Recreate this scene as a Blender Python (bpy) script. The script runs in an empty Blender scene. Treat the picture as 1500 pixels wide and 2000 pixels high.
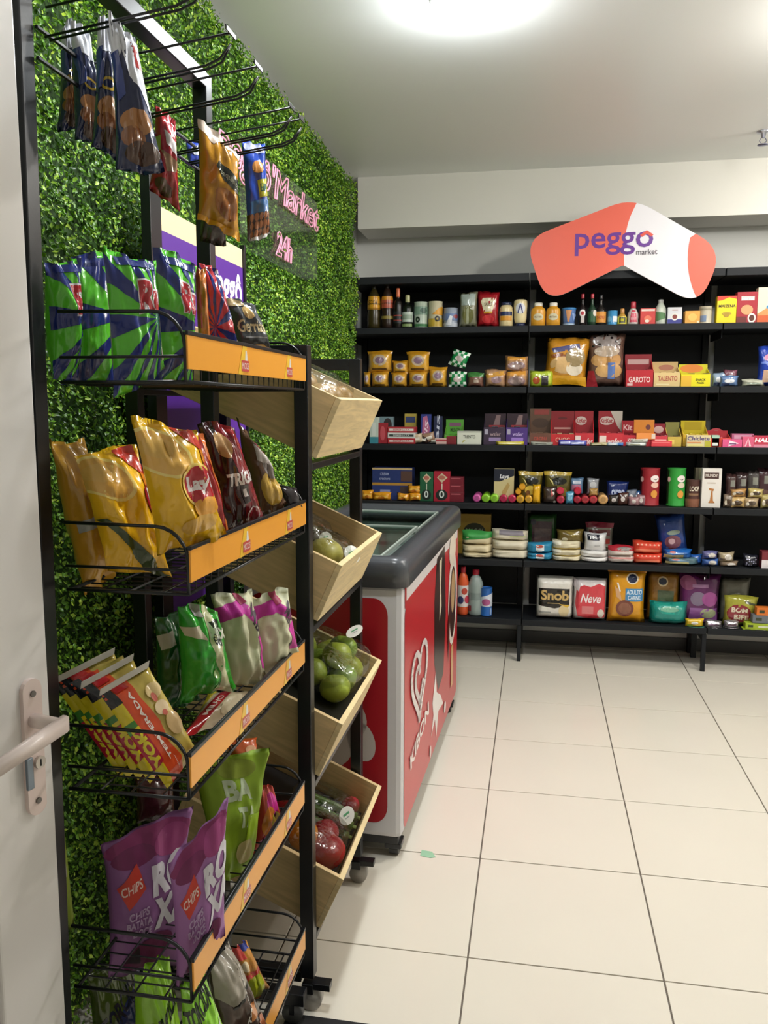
import bpy, bmesh, math, random
import numpy as np
from mathutils import Vector, Matrix, noise
random.seed(7)
SC = bpy.context.scene
COL = SC.collection
# ------------------------------------------------------------------ camera
F, YAW, PITCH, ROLL, CH = 1615.0, math.radians(10.35), math.radians(7.35), math.radians(0.1), 1.45
def cam_axes():
    cy, sy, cp, sp = math.cos(YAW), math.sin(YAW), math.cos(PITCH), math.sin(PITCH)
    f = Vector((-sy*cp, cy*cp, -sp)); r = Vector((cy, sy, 0)); u = r.cross(f)
    return r*math.cos(ROLL)+u*math.sin(ROLL), u*math.cos(ROLL)-r*math.sin(ROLL), f
CR, CU, CF = cam_axes()
def at(x, y, Y):
    """point at depth Y (metres into the shop) seen at photo pixel x, y"""
    d = CF*F + CR*(x-750) - CU*(y-1000)
    return Vector((0, 0, CH)) + d*(Y/d.y)
cd = bpy.data.cameras.new('camera'); cam = bpy.data.objects.new('camera', cd); COL.objects.link(cam)
m = Matrix((CR, CU, -CF)).transposed().to_4x4(); m.translation = (0, 0, CH); cam.matrix_world = m
cd.sensor_fit = 'VERTICAL'; cd.sensor_height = 24; cd.lens = F/2000*24; cd.clip_start = 0.02
SC.camera = cam
# ------------------------------------------------------------------ world, lights, exposure
SC.view_settings.view_transform = 'Standard'; SC.view_settings.look = 'None'
SC.view_settings.gamma = 1; SC.view_settings.use_curve_mapping = False
SC.view_settings.exposure = 0.47
w = bpy.data.worlds.new('world'); SC.world = w; w.use_nodes = True
w.node_tree.nodes['Background'].inputs[0].default_value = (0.9, 0.95, 1, 1)
w.node_tree.nodes['Background'].inputs[1].default_value = 0.25
CEIL = 2.72
# x, y, downward power, all-round power, colour
LAMPS = [(-0.257, 2.78, 7, 6.5, (0.92, 0.97, 1)), (-0.22, 1.62, 9, 6, (0.94, 0.98, 1)), (1.15, 3.0, 8, 21, (1, 0.955, 0.89)),
         (1.5, 4.1, 2.5, 5, (1, 0.955, 0.89)), (2.5, 2.9, 6, 15, (1, 0.955, 0.89))]
def lamp_light(x, y, p, q, c):
    l = bpy.data.lights.new('downlight_spot', 'AREA'); l.shape = 'DISK'; l.size = 0.15; l.energy = p; l.color = c
    o = bpy.data.objects.new('downlight_spot', l); COL.objects.link(o); o.location = (x, y, CEIL-0.06)
    l = bpy.data.lights.new('downlight_glow', 'POINT'); l.shadow_soft_size = 0.05; l.energy = q; l.color = c
    o = bpy.data.objects.new('downlight_glow', l); COL.objects.link(o); o.location = (x, y, CEIL-0.13)
# ------------------------------------------------------------------ materials
def lin(h):
    h = h.lstrip('#'); v = [int(h[i:i+2], 16)/255 for i in (0, 2, 4)]
    return [((c+0.055)/1.055)**2.4 if c > 0.04 else c/12.92 for c in v]+[1]
MC = {}
def mat(h, kind='paper'):
    k = (h, kind)
    if k in MC: return MC[k]
    m = bpy.data.materials.new(kind+'_'+h); m.use_nodes = True; nt = m.node_tree; N = nt.nodes; L = nt.links
    b = N['Principled BSDF']; c = lin(h); b.inputs['Base Color'].default_value = c
    def bump(scale, strength, dist, detail=3, typ='noise', coord='Object'):
        tc = N.new('ShaderNodeTexCoord')
        t = N.new('ShaderNodeTexNoise' if typ == 'noise' else 'ShaderNodeTexVoronoi'); t.inputs['Scale'].default_value = scale
        if typ == 'noise': t.inputs['Detail'].default_value = detail
        L.new(tc.outputs[coord], t.inputs['Vector'])
        bp = N.new('ShaderNodeBump'); bp.inputs['Strength'].default_value = strength; bp.inputs['Distance'].default_value = dist
        L.new(t.outputs[0], bp.inputs['Height']); L.new(bp.outputs[0], b.inputs['Normal'])
    def vary(scale, a, stretch=(1, 1, 1)):
        tc = N.new('ShaderNodeTexCoord'); mp = N.new('ShaderNodeMapping'); mp.inputs['Scale'].default_value = stretch
        t = N.new('ShaderNodeTexNoise'); t.inputs['Scale'].default_value = scale; t.inputs['Detail'].default_value = 5
        r = N.new('ShaderNodeMix'); r.data_type = 'RGBA'
        r.inputs[6].default_value = [x*(1-a) for x in c[:3]]+[1]; r.inputs[7].default_value = [min(1, x*(1+a)) for x in c[:3]]+[1]
        L.new(tc.outputs['Object'], mp.inputs[0]); L.new(mp.outputs[0], t.inputs['Vector']); L.new(t.outputs[0], r.inputs[0]); L.new(r.outputs[2], b.inputs['Base Color'])
    R = b.inputs['Roughness']
    if kind == 'paper': R.default_value = 0.45
    elif kind == 'foil': R.default_value = 0.2; b.inputs['Specular IOR Level'].default_value = 0.7; bump(22, 0.55, 0.012, 2)
    elif kind == 'bigfoil': R.default_value = 0.17; b.inputs['Specular IOR Level'].default_value = 0.8; bump(13, 0.75, 0.02, 2.5)
    elif kind == 'matte_bag': R.default_value = 0.5; bump(18, 0.5, 0.008, 2)
    elif kind == 'plastic': R.default_value = 0.28
    elif kind == 'wall': R.default_value = 0.8; bump(180, 0.12, 0.002); vary(1.2, 0.03)
    elif kind == 'ceiling': R.default_value = 0.42; vary(0.8, 0.02)
    elif kind == 'tile': R.default_value = 0.22; vary(3, 0.03); 
    elif kind == 'grout': R.default_value = 0.8
    elif kind == 'door': R.default_value = 0.35; vary(5, 0.03); bump(60, 0.06, 0.002)
    elif kind == 'black_metal': R.default_value = 0.3; bump(300, 0.05, 0.001)
    elif kind == 'shelf_metal': R.default_value = 0.55; b.inputs['Specular IOR Level'].default_value = .3; vary(4, 0.15)
    elif kind == 'steel': b.inputs['Metallic'].default_value = 1; R.default_value = 0.3
    elif kind == 'silver_foil': b.inputs['Metallic'].default_value = 0.8; R.default_value = 0.28; bump(25, 0.6, 0.01)
    elif kind == 'wood':
        R.default_value = 0.55; tc = N.new('ShaderNodeTexCoord'); mp = N.new('ShaderNodeMapping'); mp.inputs['Scale'].default_value = (2.5, 2.5, 26)
        t = N.new('ShaderNodeTexNoise'); t.inputs['Scale'].default_value = 2.2; t.inputs['Detail'].default_value = 6; t.inputs['Distortion'].default_value = 1.4
        r = N.new('ShaderNodeValToRGB'); r.color_ramp.elements[0].position = 0.3; r.color_ramp.elements[1].position = 0.7
        r.color_ramp.elements[0].color = [x*0.72 for x in c[:3]]+[1]; r.color_ramp.elements[1].color = c
        L.new(tc.outputs['Object'], mp.inputs[0]); L.new(mp.outputs[0], t.inputs['Vector']); L.new(t.outputs[0], r.inputs[0]); L.new(r.outputs[0], b.inputs['Base Color'])
    elif kind == 'fruit': R.default_value = 0.35; vary(22, 0.25); bump(160, 0.15, 0.002)
    elif kind == 'neon': R.default_value = 0.3
    elif kind == 'lamp':
        b.inputs['Emission Color'].default_value = c; b.inputs['Emission Strength'].default_value = 14
    elif kind in ('film', 'clear', 'glass'):
        b.inputs['Roughness'].default_value = 0.08; N.remove(b)
        out = N['Material Output']; tr = N.new('ShaderNodeBsdfTransparent'); gl = N.new('ShaderNodeBsdfGlossy'); gl.inputs['Roughness'].default_value = 0.1
        tr.inputs[0].default_value = c; mx = N.new('ShaderNodeMixShader'); fr = N.new('ShaderNodeLayerWeight'); fr.inputs[0].default_value = .12
        mt = N.new('ShaderNodeMath'); mt.operation = 'MULTIPLY_ADD'; mt.inputs[1].default_value = .5; mt.inputs[2].default_value = {'film': .09, 'clear': .06, 'glass': .05}[kind]
        L.new(fr.outputs[1], mt.inputs[0]); L.new(mt.outputs[0], mx.inputs[0]); L.new(tr.outputs[0], mx.inputs[1]); L.new(gl.outputs[0], mx.inputs[2]); L.new(mx.outputs[0], out.inputs[0])
        if kind == 'film':
            tc = N.new('ShaderNodeTexCoord'); t = N.new('ShaderNodeTexNoise'); t.inputs['Scale'].default_value = 30; bp = N.new('ShaderNodeBump'); bp.inputs['Strength'].default_value = 0.8; bp.inputs['Distance'].default_value = 0.01
            L.new(tc.outputs['Object'], t.inputs['Vector']); L.new(t.outputs[0], bp.inputs['Height']); L.new(bp.outputs[0], gl.inputs['Normal']); L.new(bp.outputs[0], fr.inputs['Normal'])
    MC[k] = m
    return m
BLACK = '17191c'
# ------------------------------------------------------------------ object helpers
def obj(name, bm, m, parent=None, smooth=False, loc=None, kind=None):
    me = bpy.data.meshes.new(name)
    if isinstance(bm, bmesh.types.BMesh):
        bm.normal_update(); bm.to_mesh(me); bm.free()
    for x in (m if isinstance(m, list) else [m]): me.materials.append(x)
    if smooth: me.shade_smooth()
    o = bpy.data.objects.new(name, me); COL.objects.link(o)
    if parent: o.parent = parent
    if loc is not None: o.location = loc
    if kind: o['kind'] = kind
    return o
def tag(o, label, cat, group=None, kind=None):
    o['label'] = label; o['category'] = cat
    if group: o['group'] = group
    if kind: o['kind'] = kind
    return o
def thing(name, label, cat, loc=(0, 0, 0), group=None):
    o = bpy.data.objects.new(name, None); COL.objects.link(o); o.location = loc; o.empty_display_size = .05
    return tag(o, label, cat, group)
def bx(bm, x0, y0, z0, x1, y1, z1, mi=0, bev=0):
    ps = [(x, y, z) for x in (x0, x1) for y in (y0, y1) for z in (z0, z1)]
    v = [bm.verts.new(p) for p in ps]
    fs = [bm.faces.new([v[i] for i in q]) for q in ((0, 1, 3, 2), (4, 6, 7, 5), (0, 4, 5, 1), (2, 3, 7, 6), (0, 2, 6, 4), (1, 5, 7, 3))]
    for f in fs: f.material_index = mi
    if bev: bmesh.ops.bevel(bm, geom=list({e for f in fs for e in f.edges}), offset=bev, segments=2, affect='EDGES', profile=.5)
    return v
def box(x0, y0, z0, x1, y1, z1, bev=0):
    bm = bmesh.new(); bx(bm, x0, y0, z0, x1, y1, z1, 0, bev); return bm
def tube(bm, pts, r, n=6, mi=0):
    pts = [Vector(p) for p in pts]; rings = []
    for i, p in enumerate(pts):
        a = pts[max(i-1, 0)]; b = pts[min(i+1, len(pts)-1)]; d = (b-a).normalized()
        s = d.cross(Vector((0, 0, 1)) if abs(d.z) < .9 else Vector((0, 1, 0))).normalized(); t = d.cross(s)
        rings.append([bm.verts.new(p + (s*math.cos(k*2*math.pi/n)+t*math.sin(k*2*math.pi/n))*r) for k in range(n)])
    for A, B in zip(rings, rings[1:]):
        for k in range(n):
            f = bm.faces.new((A[k], A[(k+1) % n], B[(k+1) % n], B[k])); f.material_index = mi
    bm.faces.new(rings[0][::-1]); bm.faces.new(rings[-1])
def lathe(bm, prof, n=20, mi=0, c=(0, 0), cap=True):
    rings = []
    for r, z in prof:
        rings.append([bm.verts.new((c[0]+max(r, 1e-4)*math.sin(2*math.pi*k/n), c[1]-max(r, 1e-4)*math.cos(2*math.pi*k/n), z)) for k in range(n)])
    for A, B in zip(rings, rings[1:]):
        for k in range(n):
            f = bm.faces.new((A[k], A[(k+1) % n], B[(k+1) % n], B[k])); f.material_index = mi
    if cap:
        bm.faces.new(rings[0][::-1]); bm.faces.new(rings[-1])
# ------------------------------------------------------------------ flat print (2D polygons mapped on a surface)
TC = {}
def text2d(s, bold=0.02, shear=0.0):
    k = (s, bold, shear)
    if k in TC: return TC[k]
    c = bpy.data.curves.new('t', 'FONT'); c.body = s; c.offset = bold; c.shear = shear; c.resolution_u = 3
    o = bpy.data.objects.new('t', c); COL.objects.link(o); bpy.context.view_layer.update()
    e = o.evaluated_get(bpy.context.evaluated_depsgraph_get()); me = e.to_mesh()
    V = [(v.co.x, v.co.y) for v in me.vertices]; Fc = [tuple(p.vertices) for p in me.polygons]
    e.to_mesh_clear(); bpy.data.objects.remove(o); bpy.data.curves.remove(c)
    x0, x1 = min(v[0] for v in V), max(v[0] for v in V); y0, y1 = min(v[1] for v in V), max(v[1] for v in V)
    TC[k] = ([((x-x0)/(x1-x0), (y-y0)/(y1-y0)) for x, y in V], Fc)
    return TC[k]
def r_(u0, v0, u1, v1, c): return ('p', [(u0, v0), (u1, v0), (u1, v1), (u0, v1)], c)
def p_(pts, c): return ('p', pts, c)
def e_(u, v, a, b, c, n=18, rot=0):
    R = math.radians(rot)
    return ('p', [(u+a*math.cos(t)*math.cos(R)-b*math.sin(t)*math.sin(R), v+a*math.cos(t)*math.sin(R)+b*math.sin(t)*math.cos(R)) for t in [2*math.pi*i/n for i in range(n)]], c)
def t_(s, u0, v0, u1, v1, c, b=0.02, sh=0.0, rot=0): return ('t', s, u0, v0, u1, v1, c, b, sh, rot)
def clip(poly):
    for ax, lim, sg in ((0, 0, 1), (0, 1, -1), (1, 0, 1), (1, 1, -1)):
        out = []
        for i in range(len(poly)):
            a, b = poly[i-1], poly[i]; da = (a[ax]-lim)*sg; db = (b[ax]-lim)*sg
            if da*db < 0:
                t = da/(da-db); out.append((a[0]+(b[0]-a[0])*t, a[1]+(b[1]-a[1])*t))
            if db >= 0: out.append(b)
        poly = out
        if len(poly) < 3: return None
    return poly
def stroke(pts, wd, c):
    """thick polyline in u,v space as quads"""
    out = []
    for a, b in zip(pts, pts[1:]):
        dx, dy = b[0]-a[0], b[1]-a[1]; l = math.hypot(dx, dy) or 1; nx, ny = -dy/l*wd/2, dx/l*wd/2
        ex, ey = dx/l*wd*.15, dy/l*wd*.15
        out.append(p_([(a[0]+nx-ex, a[1]+ny-ey), (a[0]-nx-ex, a[1]-ny-ey), (b[0]-nx+ex, b[1]-ny+ey), (b[0]+nx+ex, b[1]+ny+ey)], c))
    return out
def printed(S, decals, parent, finish, nu=0, nv=0, eps=.0005, step=.00025, name='printed_label'):
    """S(u,v,e) -> point.  Builds one mesh holding all the flat print of a package"""
    if not decals: return None
    bm = bmesh.new(); mats = []; k = 0; lastc = None
    for d in decals:
        col = d[2] if d[0] == 'p' else d[6]
        if col not in mats: mats.append(col)
        mi = mats.index(col)
        if col != lastc: k += 1; lastc = col
        if d[0] == 'p':
            q = clip(d[1])
            if not q: continue
            try: f = bm.faces.new([bm.verts.new((u, v, k)) for u, v in q]); f.material_index = mi
            except ValueError: pass
        else:
            _, s, u0, v0, u1, v1, col, b, sh, rot = d
            V, Fc = text2d(s, b, sh)
            cr, sr = math.cos(math.radians(rot)), math.sin(math.radians(rot)); cu, cv = (u0+u1)/2, (v0+v1)/2
            vs = []
            for x, y in V:
                px, py = (x-.5)*(u1-u0), (y-.5)*(v1-v0)
                vs.append(bm.verts.new((cu+px*cr-py*sr, cv+px*sr+py*cr, k)))
            for fc in Fc:
                try: f = bm.faces.new([vs[i] for i in fc]); f.material_index = mi
                except ValueError: pass
    if nu or nv:
        bmesh.ops.triangulate(bm, faces=[f for f in bm.faces if len(f.verts) > 4])
        xs = [v.co.x for v in bm.verts]; ys = [v.co.y for v in bm.verts]
        for n_, ax, lo, hi in ((nu, 0, min(xs), max(xs)), (nv, 1, min(ys), max(ys))):
            for i in range(1, n_):
                c = i/n_
                if lo < c < hi:
                    co = (c, 0, 0) if ax == 0 else (0, c, 0); no = (1, 0, 0) if ax == 0 else (0, 1, 0)
                    bmesh.ops.bisect_plane(bm, geom=list(bm.verts)+list(bm.edges)+list(bm.faces), plane_co=co, plane_no=no, dist=1e-5)
    for v in bm.verts: v.co = S(v.co.x, v.co.y, eps+step*v.co.z)
    ms = [mat(c, finish) for c in mats]
    return obj(name, bm, ms, parent, smooth=bool(nu))
# ------------------------------------------------------------------ packages
def pouch(name, P00, P10, P11, P01, d, h, decals=(), p=2.4, seal=.05, crk=1.0, seed=0, nx=8, ny=8, finish='foil', back=None, parent=None, seal_col=None, clamp=None):
    """filled bag between four corner points; returns the object (origin at the middle of its lower edge)"""
    P00, P10, P11, P01 = (Vector(q) for q in (P00, P10, P11, P01))
    org = (P00+P10)/2; N = (P10-P00).cross(P01-P00).normalized(); H = ((P01-P00).length+(P11-P10).length)/2
    G = {}
    def prof(x, s): 
        x = (x-s)/(1-2*s)
        if x <= 0 or x >= 1: return 0
        return (1-abs(2*x-1)**p)**(1/1.6)
    for side in (1, -1):
        for i in range(nx+1):
            for j in range(ny+1):
                u, v = i/nx, j/ny; pu, pv = prof(u, 0), prof(v, seal)
                uu = .5+(u-.5)*(1-(.10 if p < 4.5 else .02)*pv*min(1, d*6/max(H, .01)))
                b = P00*(1-uu)*(1-v)+P10*uu*(1-v)+P11*uu*v+P01*(1-uu)*v
                dv = min(v, 1-v)
                fold = math.sin(2*math.pi*(u*(3.5+seed % 3)+seed*.37)+1.5*v)*math.exp(-max(dv-seal, 0)/.13)*.16
                nz = noise.noise(Vector((u*2.6+seed*3.1, v*3.2+side*5, seed*1.7)))*.42+noise.noise(Vector((u*6+seed*2.3, v*7, side*3+seed)))*.24-abs(noise.noise(Vector((u*4.3+seed, v*3.1-u*2, seed*.7))))*.35*(1 if max(nx,ny)>12 else .3)
                hh = d/2*(pu*pv*(1+crk*nz)+crk*pu*fold*(.35+.65*pv))
                if i in (0, nx) or j in (0, ny): hh = 0
                else: hh = max(hh, .0008) if side > 0 else max(hh, .0008)
                rip = crk*d*.10*math.sin(u*17+seed)*math.exp(-dv/.09)*(0 if i in (0, nx) else 1)
                q = b+N*(side*hh+rip)
                if j in (0, ny): q += (P01-P00).normalized()*(.006*crk*math.sin(u*5+seed)*(min(1, d*12)))
                if clamp is not None and q.z < clamp: q.z = clamp
                G[side, i, j] = q-org
    bm = bmesh.new()
    for side in (1, -1):
        V = {(i, j): bm.verts.new(G[side, i, j]) for i in range(nx+1) for j in range(ny+1)}
        for i in range(nx):
            for j in range(ny):
                q = [V[i, j], V[i+1, j], V[i+1, j+1], V[i, j+1]]
                f = bm.faces.new(q if side > 0 else q[::-1]); f.material_index = 0 if side > 0 else 1
    bmesh.ops.remove_doubles(bm, verts=bm.verts, dist=1e-6)
    o = obj(name, bm, [mat(h, finish), mat(back or h, finish)], parent, True, org)
    def S(u, v, e):
        u = min(max(u, 0), 1); v = min(max(v, 0), 1)
        a, b = u*nx, v*ny; i, j = min(int(a+1e-6), nx-1), min(int(b+1e-6), ny-1); a -= i; b -= j
        A, B, Cc, D = G[1, i, j], G[1, i+1, j], G[1, i+1, j+1], G[1, i, j+1]
        q = A*(1-a)*(1-b)+B*a*(1-b)+Cc*a*b+D*(1-a)*b
        n = (B-A+Cc-D).cross(D-A+Cc-B).normalized()
        return q+n*e
    printed(S, list(decals), o, finish, nx, ny, eps=.0004, step=.0002 if max(nx, ny) > 12 else .0004)
    return o
def slab(name, P00, P10, P11, P01, d, h, decals=(), side=None, finish='paper', parent=None):
    P = [Vector(q) for q in (P00, P10, P11, P01)]; org = (P[0]+P[1])/2; N = (P[1]-P[0]).cross(P[3]-P[0]).normalized()
    bm = bmesh.new(); A = [bm.verts.new(q-org) for q in P]; B = [bm.verts.new(q-org-N*d) for q in P]
    bm.faces.new(A); bm.faces.new(B[::-1])
    for i in range(4):
        f = bm.faces.new((A[i], B[i], B[(i+1) % 4], A[(i+1) % 4])); f.material_index = 1
    bmesh.ops.recalc_face_normals(bm, faces=bm.faces)
    bmesh.ops.bevel(bm, geom=list(bm.edges), offset=min(.002, d/6), segments=1, affect='EDGES')
    o = obj(name, bm, [mat(h, finish), mat(side or h, finish)], parent, False, org)
    def S(u, v, e): return P[0]*(1-u)*(1-v)+P[1]*u*(1-v)+P[2]*u*v+P[3]*(1-u)*v-org+N*e
    printed(S, list(decals), o, finish, eps=.0004, step=.0002)
    return o
# ================================================================== the setting
BACK, GX = 5.05, -1.06
WALL = mat('d9d9d4', 'wall')
def struct(name, bm, m, parent=None, loc=None):
    o = obj(name, bm, m, parent, loc=loc)
    if parent is None: o['kind'] = 'structure'
    return o
floor = struct('floor', box(-1.3, -1.6, -.06, 3.2, 5.2, -.004), mat('70675d', 'grout'))
# floor tiles: one mesh shared by every tile
TW, TX, TY = .4985, -.143, 4.487
tb = box(-TW/2+.0022, -TW/2+.0022, -.02, TW/2-.0022, TW/2-.0022, 0, bev=.0012)
tile0 = obj('floor_tile', tb, mat('e8e1d3', 'tile'), floor)
first = True
for i in range(-3, 7):
    for j in range(-12, 2):
        x, y = TX+(i+.5)*TW, TY+(j+.5)*.4915
        if x-TW/2 < -1.35 or y > 5.25: continue
        o = tile0 if first else tile0.copy()
        if not first: COL.objects.link(o)
        first = False; o.parent = floor; o.location = (x, y, random.uniform(-.0004, 0)); o.scale = (1, .4915/TW, 1)
struct('wall_back', box(-1.3, BACK, -.05, 3.2, BACK+.1, CEIL+.05), WALL)
struct('trim_1', box(-1.02, 4.745, 2.44, 3.2, BACK+.01, CEIL+.01), mat('dedcd4', 'wall'))      # dropped beam over the shelves
struct('wall_left', box(-1.3, -1.6, -.05, GX-.03, BACK+.1, CEIL+.05), WALL)
struct('wall_right', box(3.1, -1.6, -.05, 3.2, BACK+.1, CEIL+.05), WALL)
struct('wall_front', box(-1.3, -1.7, -.05, 3.2, -1.6, CEIL+.05), WALL)
struct('ceiling', box(-1.3, -1.7, CEIL, 3.2, BACK+.1, CEIL+.1), mat('e2e4e2', 'ceiling'))
struct('baseboard_back', box(-1.05, BACK-.014, 0, 3.1, BACK+.005, .075, bev=.002), mat('4a4a4a', 'plastic'))
for k, (x, y, pa, pb, c) in enumerate(LAMPS):
    t = thing('ceiling_downlight', ['round white downlight glaring on the ceiling at the top of the photo', 'round downlight on the ceiling above the crate rack', 'round downlight on the ceiling right of the glaring one', 'round downlight on the ceiling close to the back wall shelves', 'round downlight on the ceiling near the right wall'][k], 'ceiling light', (x, y, CEIL))
    bm = bmesh.new(); lathe(bm, [(.105, 0), (.105, -.008), (.098, -.014), (.086, -.014), (.084, -.004)], 32, cap=False); obj('trim_ring', bm, mat('f4f4f4', 'plastic'), t, True)
    bm = bmesh.new(); lathe(bm, [(.084, -.006), (.082, -.022), (.066, -.040), (.035, -.052), (.004, -.055)], 32); obj('diffuser', bm, mat('ffffff', 'lamp'), t, True)
    lamp_light(x, y, pa, pb, c)
# sprinkler
t = thing('sprinkler', 'small chrome sprinkler head hanging from the ceiling at the right edge', 'sprinkler', at(1490, 280, 4.3)*1); t.location.z = CEIL
bm = bmesh.new(); lathe(bm, [(.03, 0), (.03, -.006), (.012, -.01), (.01, -.03)], 14); obj('base', bm, mat('b9bcc6', 'steel'), t, True)
bm = bmesh.new()
for s in (-1, 1): tube(bm, [(s*.008, 0, -.03), (s*.016, 0, -.042), (s*.004, 0, -.06)], .002)
lathe(bm, [(.024, -.06), (.024, -.063), (.004, -.064)], 14); obj('deflector', bm, mat('7d7f99', 'steel'), t, True)
# ------------------------------------------------------------------ plant wall
def foliage():
    rng = np.random.default_rng(3); y0, y1, z0, z1 = .75, 4.66, 0.02, 2.675
    n = 190000
    y = rng.uniform(y0, y1, n); z = rng.uniform(z0, z1, n); dep = rng.uniform(0, 1, n)**.6
    lump = .5+.5*np.sin(y*31+2*np.sin(z*17))*np.sin(z*27+2*np.sin(y*13)); lump2 = .5+.5*np.sin(y*9+1.3)*np.sin(z*11+y*3)
    edge = np.minimum(np.minimum(z1-z, y1-y)/.08, 1)
    x = GX+.012+dep*(.026+.038*lump+.018*lump2)*(.5+.5*np.clip(edge, 0, 1))
    y += rng.normal(0, .010, n); z += rng.normal(0, .010, n)
    nrm = np.stack([np.abs(rng.normal(.8, .3, n)), rng.normal(0, .65, n), rng.normal(.35, .55, n)], 1); nrm /= np.linalg.norm(nrm, axis=1)[:, None]
    up = rng.normal(0, 1, (n, 3)); a = np.cross(nrm, up); a /= np.linalg.norm(a, axis=1)[:, None]; b = np.cross(nrm, a)
    L = rng.uniform(.0042, .0086, n)[:, None]; W = L*rng.uniform(.5, .7, n)[:, None]
    c = np.stack([x, y, z], 1)
    P = np.stack([c-a*L, c+b*W, c+a*L, c-b*W, c-a*L*.1+nrm*L*.35], 1)      # diamond leaf cupped along its rib
    P[:, 4] = c-nrm*L*.28
    V = P.reshape(-1, 3); k = np.arange(n)[:, None]*5
    Fq = np.concatenate([np.concatenate([k, k+1, k+4], 1), np.concatenate([k+1, k+2, k+4], 1), np.concatenate([k+2, k+3, k+4], 1), np.concatenate([k+3, k, k+4], 1)], 1).reshape(-1, 3)
    me = bpy.data.meshes.new('foliage'); me.vertices.add(len(V)); me.vertices.foreach_set('co', V.ravel().astype(np.float32))
    me.loops.add(Fq.size); me.loops.foreach_set('vertex_index', Fq.ravel().astype(np.int32)); me.polygons.add(len(Fq))
    me.polygons.foreach_set('loop_start', np.arange(0, Fq.size, 3, dtype=np.int32)); me.update(calc_edges=True)
    at_ = me.color_attributes.new('tone', 'FLOAT_COLOR', 'POINT')
    tone = np.clip(rng.normal(.5, .25, n)*(.55+.45*dep)+.22*(lump2-.45), 0, 1); cl = np.repeat(np.stack([tone, tone, tone, np.ones(n)], 1), 5, 0)  # random tone, plus shade of deep leaves and hollows put into the colour
    at_.data.foreach_set('color', cl.ravel().astype(np.float32))
    m = bpy.data.materials.new('leaf'); m.use_nodes = True; N = m.node_tree.nodes; Ls = m.node_tree.links; b_ = N['Principled BSDF']; b_.inputs['Roughness'].default_value = .38
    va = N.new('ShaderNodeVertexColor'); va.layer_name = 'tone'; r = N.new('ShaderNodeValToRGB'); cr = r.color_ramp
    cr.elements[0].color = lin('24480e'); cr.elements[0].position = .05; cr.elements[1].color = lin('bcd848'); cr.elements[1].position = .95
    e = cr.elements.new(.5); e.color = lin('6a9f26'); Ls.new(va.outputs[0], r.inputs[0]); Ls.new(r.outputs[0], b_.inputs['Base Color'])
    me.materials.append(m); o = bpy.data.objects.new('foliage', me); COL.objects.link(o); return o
pw_ = thing('plant_wall', 'artificial green boxwood plant wall covering the left wall of the shop', 'plant wall', (GX, 2.7, 0))
o = foliage(); o.parent = pw_; o.location = (-GX, -2.7, 0); o['kind'] = 'stuff'
obj('backing_panel', box(-.028, -1.95, .02, .014, 1.94, 2.665), mat('2a4a12', 'wall'), pw_)
# ------------------------------------------------------------------ neon lettering on the plant wall
def letters(txt, y0, y1, z0, z1, x, name, label):
    c = bpy.data.curves.new('n', 'FONT'); c.body = txt; c.shear = .25; c.fill_mode = 'NONE'; c.bevel_depth = .022; c.bevel_resolution = 1; c.resolution_u = 4; c.offset = .012
    o = bpy.data.objects.new('n', c); COL.objects.link(o); bpy.context.view_layer.update()
    me = bpy.data.meshes.new_from_object(o.evaluated_get(bpy.context.evaluated_depsgraph_get())); bpy.data.objects.remove(o)
    a = np.array([v.co[:] for v in me.vertices]); lo, hi = a.min(0), a.max(0)
    for v in me.vertices:
        p, q = (v.co.x-lo[0])/(hi[0]-lo[0]), (v.co.y-lo[1])/(hi[1]-lo[1]); v.co = (-v.co.z*.14, y0+(y1-y0)*p, z0+(z1-z0)*q)
    me.materials.clear(); me.materials.append(mat('f0a3bd', 'neon')); me.shade_smooth()
    o = bpy.data.objects.new(name, me); COL.objects.link(o); o.location = (x, 0, 0)
    return o
ns = thing('lettering_sign', "pink and white script lettering mounted on the green plant wall", 'sign', (-.965, 3.3, 2.15))
SX = -.962
for tx, a, b, c_, d in (("peggô'Market", 2.45, 3.66, 2.165, 2.32), ("24h", 3.03, 3.24, 2.00, 2.095)):
    o = letters(tx, a, b, c_, d, SX, 'letters', ''); o.parent = ns; o.location = (SX+.965, -3.3, -2.15)
obj('acrylic_plate', box(-.008, -.62, -.18, -.005, .36, .18), mat('f2f7f0', 'glass'), ns)
# ------------------------------------------------------------------ white door on the left
dA, dB = at(77.5, 1000, 1.05), None
ang = math.radians(14); dv = Vector((-math.sin(ang), -math.cos(ang), 0))           # towards the hinge
door = bpy.data.objects.new('door_1', None); COL.objects.link(door); door.location = (dA.x, dA.y, 0); door.rotation_euler = (0, 0, math.atan2(dv.y, dv.x)); door['kind'] = 'structure'
DW = mat('e9e5e2', 'door')
# local x runs from the free edge to the hinge, local y+ ... the face we see is on local +y or -y
def dp(name, x0, y0, z0, x1, y1, z1, m=DW, par=None, bev=.003): return obj(name, box(x0, y0, z0, x1, y1, z1, bev), m, par or door)
dp('edge_stile', 0, -.036, .01, .108, 0, 2.1)
dp('hinge_stile', .70, -.036, .01, .82, 0, 2.1)
for z0, z1 in ((.01, .16), (.72, 2.1)): dp('rail', .110, -.034, z0, .698, -.002, z1)
for k in range(7):
    z = .2+k*.075; bm = bmesh.new(); v = bx(bm, .110, -.03, z, .698, -.024, z+.07)
    for q in v: q.co.y += (.07-(q.co.z-z))*.25
    obj('louver_slat', bm, DW, door)
dp('weather_strip', -.006, -.026, .01, 0, -.010, 2.1, mat('8d8a86', 'plastic'), bev=.001)
pl = bmesh.new()
pts = [(.036+.0165*math.cos(a), (.884 if a > math.pi else 1.052)+.0165*math.sin(a)) for a in [i*math.pi/8 for i in range(17)]]
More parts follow.
